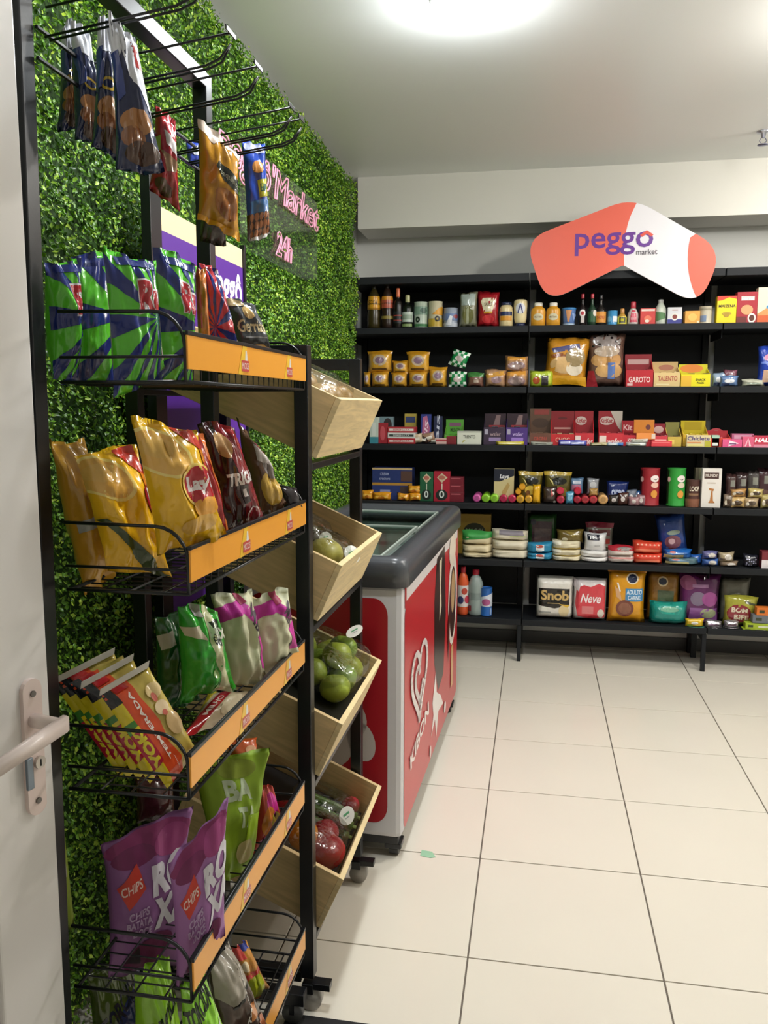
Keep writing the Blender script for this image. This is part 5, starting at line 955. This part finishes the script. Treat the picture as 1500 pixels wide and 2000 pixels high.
for i, (TLx, TRx, BRx, BLx, s) in enumerate((((412, 1166, 1.46), (492, 1148, 1.52), (520, 1322, 1.53), (448, 1350, 1.46), 45), ((484, 1166, 1.545), (562, 1150, 1.60), (584, 1272, 1.62), (494, 1338, 1.545), 48))):
    snack('corn_snack_bag', TLx, TRx, BRx, BLx, .075, CRM, ['left', 'right'][i]+' cream and magenta snack bag in the third basket', [p_([(0, .72), (.5, .78), (.95, .55), (1, .68), (.55, .92), (0, .88)], 'c2309a'), p_([(.75, .5), (1, .55), (1, .1), (.8, .15), (.85, .35)], 'cf3fa0'), t_('Mix', .7, .55, 1.0, .8, '4a3a48', .02, 0, -60), e_(.8, .25, .05, .03, '3a2a3a'), p_([(.5, 1), (.62, 1), (.7, .88), (.55, .86)], 'a83a5a')], g='cream and magenta snack bags', fin='matte_bag', seed=s, crk=1.1)
YK = 'd9c02c'
def popc(i):
    return [p_([(.0, 0), (.0, 1), (.52, 1), (.50, .8), (.58, .5), (.50, .3), (.58, .12), (.5, 0)], 'd8502a'), r_(0, 0, .16, 1, 'e8d42a'), r_(0, .84, .18, 1, '1f2126'), r_(.0, .56, .16, .66, '4a8f3a'), p_([(.0, .56), (.2, .56), (.2, .22), (.0, .2)], 'b81f3a'),
        t_('YOKI', -.10, .33, .30, .47, 'f2de2a', .06, 0, 90), t_('TEMPERADA', -.0, .50, .72, .58, 'f6ece0', .03, 0, 90), t_('sabor', .36, .1, .5, .13, 'f3d8c8', .01, 0, 90), p_([(.2, 1), (.42, 1), (.45, .93), (.2, .93)], 'c1272c'),
        e_(.78, .78, .16, .08, 'dfc48a'), e_(.74, .6, .14, .07, 'e3c9a0'), e_(.8, .4, .16, .12, 'd4b178'), e_(.72, .72, .06, .05, 'cf6a5a'), e_(.74, .54, .05, .03, 'cf6a5a')]
PK = 'flat packs of microwave popcorn standing in the third basket'
for i in range(5):
    # i=0 nearest; others lean behind to the left
    dx = [0, -37, -61, -82, -98][i]; dy = [0, -14, -22, -26, -30][i]; dY = [0, .035, .05, .055, .055][i]
    TLp, TRp, BRp, BLp = (196+dx, 1358+dy, 1.125+dY), (290+dx*.82, 1302+dy, 1.185+dY), (384+dx*.95, 1464+dy*.6, 1.20+dY), (328+dx*.95, 1542+dy*.8, 1.135+dY)
    o = snack('popcorn_pack', TLp, TRp, BRp, BLp, .026, 'c9b257', ['front popcorn pack, its orange and red face fully seen', 'second popcorn pack, right behind the front one', 'third popcorn pack from the front', 'fourth popcorn pack from the front', 'leftmost popcorn pack, next to the post'][i], popc(i), cat='popcorn', g=PK, seed=50+i, crk=.35, p=7, seal=.03, back='a89a3a', nx=20, ny=26)
    if i in (0, 1, 3):
        fo = slab('folded_end', Q(TLp[0]-2, TLp[1]+2, TLp[2]-.004), Q(TRp[0], TRp[1]+2, TRp[2]-.004), Q(TRp[0]+2, TRp[1]-12, TRp[2]), Q(TLp[0], TLp[1]-12, TLp[2]), .002, 'cfc9bd')
        fo.parent = o; fo.location = fo.location-o.location
snack('popcorn_pack', (408, 1352, 1.42), (494, 1350, 1.50), (452, 1408, 1.38), (352, 1444, 1.24), .035, 'd6c4a4', 'popcorn pack lying flat in the third basket', [p_([(0, .3), (.3, 1), (.55, 1), (.3, .0), (0, .0)], 'b5222c'), p_([(0, .5), (.12, .9), (.2, 1), (0, 1)], 'd8c43a'), e_(.7, .5, .22, .3, 'ddcfae'), t_('MILHO', .05, .45, .5, .6, 'ecd8d0', .02, 0, 70)], cat='popcorn', seed=57, crk=.5)
# fourth basket
PUR = '94609a'  # duller purple for the back bag, its shade put into the colour
def roxa(): return [e_(.5, .90, .5, .09, '8a2f66'), e_(.3, .84, .25, .07, '7a2a5c'), e_(.75, .86, .22, .09, '9c3f78'), p_([(.08, .66), (.32, .80), (.42, .62), (.2, .5)], 'd2402f'), t_('CHIPS', .12, .61, .38, .68, 'f3d9d0', .02, 0, 8),
    t_('RO', .50, .56, .98, .78, 'e6e2ec', .06, 0, 6), t_('XA', .54, .33, 1.02, .55, 'e6e2ec', .06, 0, 6), t_('CHIPS', .20, .43, .46, .49, 'c4a8cc', .03, 0, 6), t_('BATATA', .18, .365, .50, .42, 'c4a8cc', .03, 0, 6), t_('DOCE', .26, .30, .5, .355, 'c4a8cc', .03, 0, 6), e_(.5, .16, .34, .11, '6e1f52', rot=14), p_([(.18, .10), (.35, .22), (.4, .08)], '2a1226')]
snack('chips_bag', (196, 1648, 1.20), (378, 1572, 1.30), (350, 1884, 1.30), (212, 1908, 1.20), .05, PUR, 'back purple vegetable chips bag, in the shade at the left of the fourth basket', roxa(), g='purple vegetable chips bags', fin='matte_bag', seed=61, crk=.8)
snack('chips_bag', (328, 1690, 1.125), (446, 1556, 1.185), (440, 1828, 1.195), (344, 1932, 1.135), .05, 'a871ae', 'front purple vegetable chips bag leaning on the price strip', roxa(), g='purple vegetable chips bags', fin='matte_bag', seed=64, crk=.8)
snack('chips_bag', (372, 1482, 1.42), (528, 1464, 1.50), (490, 1700, 1.50), (424, 1725, 1.40), .055, '86a61c', 'olive green vegetable chips bag standing behind the purple ones', [t_('BA', .25, .62, .72, .80, 'b4c2a0', .05), t_('TA', .40, .40, .72, .57, 'b9c9a2', .05), e_(.5, .88, .3, .08, '7a8a1c'), p_([(.55, .5), (.95, .5), (.9, .1), (.55, .1)], '9fc423'), e_(.6, .2, .2, .1, 'c4b878')], fin='matte_bag', seed=66)
snack('candy_bag', (506, 1538, 1.58), (532, 1532, 1.60), (562, 1622, 1.62), (492, 1672, 1.55), .04, 'd0483c', 'pink and orange sweets bag with a black heart shape', [e_(.6, .7, .3, .2, 'd93a9a'), e_(.4, .45, .28, .25, 'e58a3c'), e_(.65, .42, .2, .14, 'e3d25a'), p_([(.55, .5), (.62, .42), (.7, .5), (.66, .56), (.62, .52), (.58, .56)], '2a1a2a'), e_(.4, .15, .3, .1, 'c23f8a')], seed=68, nx=14, ny=14)
snack('candy_bag', (440, 1450, 1.50), (502, 1438, 1.56), (505, 1478, 1.56), (455, 1500, 1.50), .03, 'd8602a', 'orange foil tip of a bag just under the third price strip', [e_(.6, .5, .2, .2, 'f0b48a')], seed=69, nx=10, ny=8)
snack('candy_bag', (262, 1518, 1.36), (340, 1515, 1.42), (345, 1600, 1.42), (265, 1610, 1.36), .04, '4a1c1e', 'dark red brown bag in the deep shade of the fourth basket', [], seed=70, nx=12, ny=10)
snack('chips_bag', (92, 1548, 1.16), (118, 1546, 1.18), (146, 1806, 1.18), (122, 1826, 1.16), .02, '9aae3c', 'lime green bag edge showing beside the white door', [r_(0, .4, .6, .6, 'c9c4b0')], fin='matte_bag', seed=71, nx=8, ny=16)
# bottom basket
snack('corn_snack_bag', (170, 1905, 1.24), (262, 1850, 1.34), (330, 2060, 1.34), (180, 2110, 1.24), .06, '4a5a20', 'dark olive and navy snack bag at the bottom left', [p_([(0, .3), (1, .9), (1, .6), (0, 0)], '26305a'), t_('TORCIDA', .1, .55, .95, .75, '1c2030', .03, 0, 25)], seed=72)
snack('corn_snack_bag', (262, 1902, 1.17), (330, 1862, 1.225), (372, 2080, 1.24), (262, 2120, 1.16), .07, '8fc42a', 'bright lime snack bag under the purple bags, left one', [t_('TORCIDA', .0, .5, 1.0, .68, '23301c', .04, 0, 20)], g='bright lime snack bags at the bottom', seed=74)
snack('corn_snack_bag', (352, 1925, 1.125), (398, 1895, 1.18), (470, 2080, 1.18), (360, 2120, 1.11), .06, '8ed22e', 'bright lime snack bag with black lettering, front of the bottom basket', [t_('TORCIDA', .0, .66, .9, .86, '1c2a18', .04, 0, 15), p_([(.6, .3), (.9, .6), (.8, .2)], 'b9bdb0')], g='bright lime snack bags at the bottom', seed=76)
snack('nut_bag', (408, 1872, 1.30), (446, 1842, 1.36), (528, 2010, 1.40), (430, 2070, 1.28), .07, '4f3d33', 'brown crouton bag with a grey top and a black label', [p_([(0, 1), (1, 1), (.9, .62), (.2, .5), (0, .6)], 'a39a8c'), stroke([(.2, .48), (.9, .62)], .03, '17140f')[0], t_('TORRADA', .3, .5, .98, .6, 'e3ddd4', .04, 0, 60), p_([(.5, .4), (.75, .45), (.78, .3), (.55, .26)], 'c9824a'), p_([(.7, .22), (.95, .25), (.95, 0), (.7, 0)], 'b5653a'), e_(.5, .1, .12, .05, 'c4a878')], seed=78)
snack('nut_bag', (452, 1850, 1.46), (482, 1838, 1.49), (528, 1930, 1.52), (470, 1975, 1.46), .05, 'cf8a2c', 'yellow and orange bag with a red band at the right of the bottom basket', [r_(0, .8, .5, 1, 'c9382f'), e_(.5, .3, .4, .25, 'b4bf2c'), r_(.2, .5, .9, .58, 'c9382f'), e_(.3, .7, .15, .08, 'f0d8b0'), r_(.5, .9, .9, 1, '3a4aa8')], seed=79, nx=14, ny=14)
# ------------------------------------------------------------------ bags hanging from the hooks
def hang(name, TL, TR, BR, BL, d, h, label, dec=(), g=None, **k):
    o = snack(name, TL, TR, BR, BL, d, h, label, dec, g=g, **k); return o
PN = 'navy and silver peanut bags hanging from the first hook'
pd = [r_(0, .74, 1, 1, 'e2e5f0'), e_(.5, .50, .3, .05, 'c9a83a'), e_(.5, .50, .2, .03, '1b2450'), e_(.5, .32, .4, .09, 'b07a4a'), e_(.4, .22, .3, .07, '8a5632'), e_(.6, .12, .4, .08, '4a3024'), p_([(.0, .75), (.2, .78), (.3, .5), (.1, .45)], '3a4a8c')]  # silver areas whitened, so the foil highlights are partly painted in
for i, (TLp, TRp, BRp, BLp) in enumerate((((121, 52, 1.25), (140, 36, 1.27), (170, 262, 1.28), (112, 252, 1.25)), ((138, 38, 1.22), (176, 68, 1.25), (208, 300, 1.26), (146, 270, 1.22)), ((192, 38, 1.18), (216, 30, 1.20), (252, 322, 1.21), (178, 290, 1.18)), ((212, 26, 1.14), (264, 72, 1.17), (322, 335, 1.18), (226, 338, 1.14)))):
    hang('peanut_bag', TLp, TRp, BRp, BLp, .045, '1e2850', ['leftmost', 'second from the left', 'third from the left', 'rightmost, most silvery'][i]+' hanging navy and silver peanut bag', pd if i < 3 else [p_([(0, 1), (1, 1), (1, .35), (.75, .55), (.45, .62), (.3, .8), (0, .6)], 'e6e8f2'), p_([(.7, .9), (.95, .85), (.95, .72), (.75, .72)], 'b03a3c')]+pd[3:], g=PN, seed=80+i, nx=16, ny=30, crk=1.2)
hang('peanut_bag', (304, 200, 1.43), (343, 240, 1.46), (352, 418, 1.47), (292, 366, 1.43), .05, 'a81c2a', 'red glossy snack bag hanging behind the peanut bags', [p_([(.3, .75), (.9, .7), (.85, .55), (.4, .6)], 'e6dcdc'), p_([(.2, .5), (.9, .5), (.8, .38), (.4, .3)], 'a07a5c'), e_(.4, .12, .3, .08, '5a3a2e'), p_([(0, .6), (.15, .65), (.2, .5), (.05, .4)], '9ab04a')], seed=86, nx=16, ny=24)
hang('peanut_bag', (362, 276, 1.66), (388, 280, 1.68), (388, 325, 1.68), (368, 322, 1.66), .02, '3c52b8', 'small blue bag tip seen left of the hanging gold bag', [e_(.6, .6, .4, .2, 'dfe3f4')], seed=87, nx=8, ny=8)
hang('cookie_bag', (386, 232, 1.54), (468, 300, 1.60), (468, 468, 1.60), (386, 430, 1.54), .06, 'b9821f', 'golden brown bag of cookies with a dark label, hanging', [p_([(0, 1), (1, 1), (1, .9), (.5, .93), (.3, .84), (0, .92)], 'd9c8b8'), p_([(.30, .60), (.36, .68), (.9, .62), (.98, .56), (.94, .46), (.5, .50)], '20261f'), t_('sequilhos', .42, .52, .92, .60, 'a9a890', .01, 0, -4), e_(.6, .28, .3, .16, '9a5f2a'), e_(.5, .34, .2, .08, 'a86c34'), e_(.65, .22, .22, .1, '8c5222'), r_(0, 0, 1, .07, 'd99a22')], seed=88, nx=20, ny=28)
hang('peanut_bag', (390, 300, 1.63), (440, 320, 1.66), (442, 480, 1.66), (390, 474, 1.63), .04, '3a2b26', 'dark brown bag hanging behind the golden cookie bag', [], seed=89, nx=10, ny=14)
hang('cookie_bag', (471, 272, 1.655), (518, 282, 1.69), (528, 458, 1.69), (484, 474, 1.655), .045, '2446a8', 'blue bag of round nuts with a yellow label, hanging at the far end', [e_(.5, .93, .45, .06, 'b4bce0'), e_(.5, .72, .25, .07, 'c98a4a'), p_([(.4, .58), (.85, .6), (.9, .42), (.45, .4)], 'b8b23c'), r_(.48, .46, .8, .54, '3a5a4a'), p_([(.1, .38), (1, .38), (1, .2), (.1, .2)], '3c6aa0'), r_(0, 0, 1, .26, '3a221a')]+[e_(.15+.18*(i % 5), .06+.08*(i//5), .08, .04, 'a0643c') for i in range(15)]+[r_(.1, 0, 1, .03, 'c9c4c0')], seed=90, nx=16, ny=26)
# ================================================================== produce in the crates
def lump(name, k, a, y, r, h, label, cat, g=None, sc=(1, 1, 1), hh=None, fin='fruit', par=None, stem=True, lift=0):
    bm = bmesh.new(); bmesh.ops.create_icosphere(bm, subdivisions=3, radius=r)
    sd = random.random()*50
    for v in bm.verts:
        n = noise.noise(v.co*(1.4/r)+Vector((sd, 0, 0)))
        v.co *= 1+.05*n; v.co.z *= .93; v.co = Vector((v.co.x*sc[0], v.co.y*sc[1], v.co.z*sc[2]))
        if stem and v.co.z > r*.8: v.co.z -= (v.co.z-r*.8)*.6
    o = obj(name, bm, mat(h, fin), None, True); o.location = crate_pt(k, a, y, r*sc[2]*.93+lift)
    o.rotation_euler = (random.uniform(-.5, .5), random.uniform(-.2, .5), random.uniform(0, 6)); tag(o, label, cat, g)
    if stem: bm = bmesh.new(); lathe(bm, [(r*.09, r*.78), (r*.07, r*.86)], 6); obj('stem', bm, mat('5a4a28', 'paper'), o)
    return o
def stick(k, a, y, hgt, w=.028, h=.020, label='', parent=None, txt='24h'):
    p = crate_pt(k, a, y, hgt); S0 = Vector((.55, -.45, .7)).normalized()
    u = Vector((.35, .9, .3)); u = (u-S0*u.dot(S0)).normalized(); v = S0.cross(u)
    bm = bmesh.new(); vs = [bm.verts.new((u*math.cos(t*math.pi/8)*w+v*math.sin(t*math.pi/8)*h)) for t in range(16)]; vb = [bm.verts.new(q.co-S0*.0012) for q in vs]
    bm.faces.new(vs); bm.faces.new(vb[::-1]); [bm.faces.new((vs[i], vb[i], vb[(i+1) % 16], vs[(i+1) % 16])) for i in range(16)]
    bmesh.ops.recalc_face_normals(bm, faces=bm.faces)
    o = obj('paper_sticker', bm, mat('e2e4e0', 'paper'), None, False, p)
    S = lambda a_, b_, e: u*(a_-.5)*w*1.6+v*(b_-.5)*h*1.6+S0*e
    printed(S, [r_(.25, .55, .75, .7, '4a9a6a'), r_(.3, .35, .65, .42, '9aa0a0')], o, 'paper', name='sticker_print')
    if parent: o.parent = parent; o.location = p-parent.location
    return o
def film(name, k, a, y, sx, sy, sz, label, cat, lift=0, h='f2f4f2'):
    """crumpled cling film wrapped over a tray"""
    bm = bmesh.new(); bmesh.ops.create_icosphere(bm, subdivisions=4, radius=1)
    for v in bm.verts:
        c = v.co.copy()
        c = Vector([math.copysign(abs(q)**.62, q) for q in c]); n = noise.noise(c*3.1+Vector((k, y*9, 0)))
        v.co = Vector((c.x*sx, c.y*sy, (c.z*.5+.5)*sz))*(1+.06*n)
    t = obj(name, bm, mat(h, 'film'), None, True); t.location = crate_pt(k, a, y, .0015+lift); t.rotation_euler = (0, TL, 0); tag(t, label, cat)
    return t
TRAYH = {0: .06, 1: .035, 2: .075, 3: .045}
def tray(k, a0, a1, y0, y1, label):
    h = TRAYH[k]-.002; c, sn = math.cos(TL), math.sin(TL); o0 = crate_pt(k, a0, y0, .001)
    bm = bmesh.new(); v = bx(bm, -(a1-a0), 0, 0, 0, y1-y0, h)
    top = [f for f in bm.faces if all(q.co.z > h*.5 for q in f.verts)]
    bmesh.ops.inset_region(bm, faces=top, thickness=.004)
    o = obj('produce_tray', bm, mat('1f1e1f', 'plastic'), None, loc=o0); o.rotation_euler = (0, TL, 0); tag(o, label, 'tray', 'black trays under the produce')
tray(0, .03, .39, .03, .47, 'black tray under the onions in the topmost crate')
tray(1, .02, .36, .03, .44, 'black tray in the second crate')
tray(2, .015, .36, .03, .475, 'black tray under the green oranges in the third crate')
tray(3, .02, .36, .025, .47, 'black tray in the lowest crate')
# crate 3: green oranges
n = 0
for a, y, l in ((.07, .22, 0), (.07, .302, 0), (.07, .385, 0), (.145, .25, 0), (.145, .335, 0), (.145, .42, 0), (.107, .30, .052), (.107, .37, .05), (.215, .30, 0), (.215, .38, 0)):
    lump('green_orange', 2, a, y, .0405, ['a2b440', '8aa838', 'b0ba44'][n % 3], ['front row, near side', 'front row, middle', 'front row, far side', 'second row, near side', 'second row, middle', 'second row, far side', 'piled on top, near side', 'piled on top, far side', 'back row, near side', 'back row, far side'][n]+' green orange in the third crate', 'fruit', 'green oranges in the third crate', lift=l+TRAYH[2]); n += 1
tr = film('film_wrap', 2, .125, .32, .105, .14, .115, 'clear cling film wrapped over the green oranges in the third crate', 'film wrap', lift=TRAYH[2])
stick(2, .10, x, .014, parent=tr); stick(2, .16, .36, .225, .036, .014, parent=tr)
# crate 2: wrapped yellow fruit
for i, (a, y, r, c, nm) in enumerate(((.085, .23, .046, 'd0c65e', 'lemon'), (.16, .16, .040, '4a3a30', 'avocado'), (.14, .33, .038, '5a4636', 'avocado'), (.23, .28, .038, '4f4030', 'avocado'))):
    lump(nm, 1, a, y, r, c, ['large pale yellow fruit under film in the second crate', 'dark round fruit behind the yellow one in the second crate', 'dark round fruit at the far side of the second crate', 'dark round fruit at the back of the second crate'][i], 'fruit', sc=(1.2, 1, 1), lift=TRAYH[1])
tr = film('film_wrap', 1, .09, .23, .075, .07, .10, 'clear cling film round the pale yellow fruit in the second crate', 'film wrap', lift=TRAYH[1])
stick(1, .055, .22, .135, .028, .024, parent=tr)
tr = film('film_wrap', 1, .18, .30, .08, .09, .10, 'clear cling film round the dark fruit in the second crate', 'film wrap', lift=TRAYH[1]); stick(1, .14, .26, .135, .024, .017, parent=tr)
# crate 1: onions just showing over the rim
for i, (a, y) in enumerate(((.08, .14), (.085, .24), (.08, .34), (.17, .16), (.17, .28), (.25, .22), (.27, .10), (.28, .34))):
    lump('brown_onion', 0, a, y, .042, 'b08a52', ['front near', 'front middle', 'front far', 'middle near', 'middle far', 'rear middle', 'rear near', 'rear far'][i]+' brown onion in the topmost crate', 'vegetable', 'onions in the topmost crate', lift=TRAYH[0])
film('film_wrap', 0, .17, .23, .135, .17, .1, 'clear cling film over the onions in the topmost crate', 'film wrap', lift=TRAYH[0])
# crate 4: peppers, orange, courgettes
LF = TRAYH[3]
lump('red_pepper', 3, .065, .14, .044, 'b5202a', 'large red pepper at the near corner of the lowest crate', 'vegetable', sc=(1.15, 1.1, 1.05), lift=LF)
lump('red_pepper', 3, .09, .225, .038, 'a81c28', 'smaller red pepper beside the large one in the lowest crate', 'vegetable', sc=(1.25, 1, 1), lift=LF)
lump('red_pepper', 3, .21, .22, .038, '9c1a20', 'red pepper at the back of the lowest crate', 'vegetable', sc=(1.3, 1, 1), lift=LF)
lump('orange_fruit', 3, .14, .155, .040, 'e8921c', 'bright orange fruit between the peppers in the lowest crate', 'fruit', lift=LF+.01)
lump('orange_fruit', 3, .21, .125, .038, 'dd861a', 'second orange fruit, half hidden by the post', 'fruit', lift=LF)
tr = film('film_wrap', 3, .125, .165, .10, .10, .095, 'clear cling film over the red peppers in the lowest crate', 'film wrap', lift=LF)
for i in range(5):
    bm = bmesh.new(); y = .28+i*.026; tube(bm, [(0, 0, 0), (.02, 0, 0), (.10, .004, .0), (.16, 0, 0), (.175, 0, 0)], .0125, 10)
    o = obj('courgette', bm, mat(['5a7c3c', '688a44', '52723a', '62803e', '5a7c3c'][i], 'fruit'), None, True); o.location = crate_pt(3, .205, y, .016+LF+(.018 if i % 2 else 0)); o.rotation_euler = (0, TL, .1)
    tag(o, ['nearest', 'second', 'middle', 'fourth', 'farthest'][i]+' green courgette in the wrapped bundle in the lowest crate', 'vegetable', 'courgettes in the lowest crate')
    bm = bmesh.new(); tube(bm, [(.172, 0, 0), (.186, .001, .001)], .005, 6); obj('stem', bm, mat('8a9a5a', 'paper'), o)
tr = film('film_wrap', 3, .125, .352, .10, .075, .07, 'clear cling film round the green courgettes in the lowest crate', 'film wrap', lift=LF)
stick(3, .09, .30, .135, .030, .024, parent=tr)
lump('red_chilli', 3, .06, .435, .024, 'a02a34', 'small dark red chilli pack at the far corner of the lowest crate', 'vegetable', sc=(1.5, 1.2, 1), lift=LF)
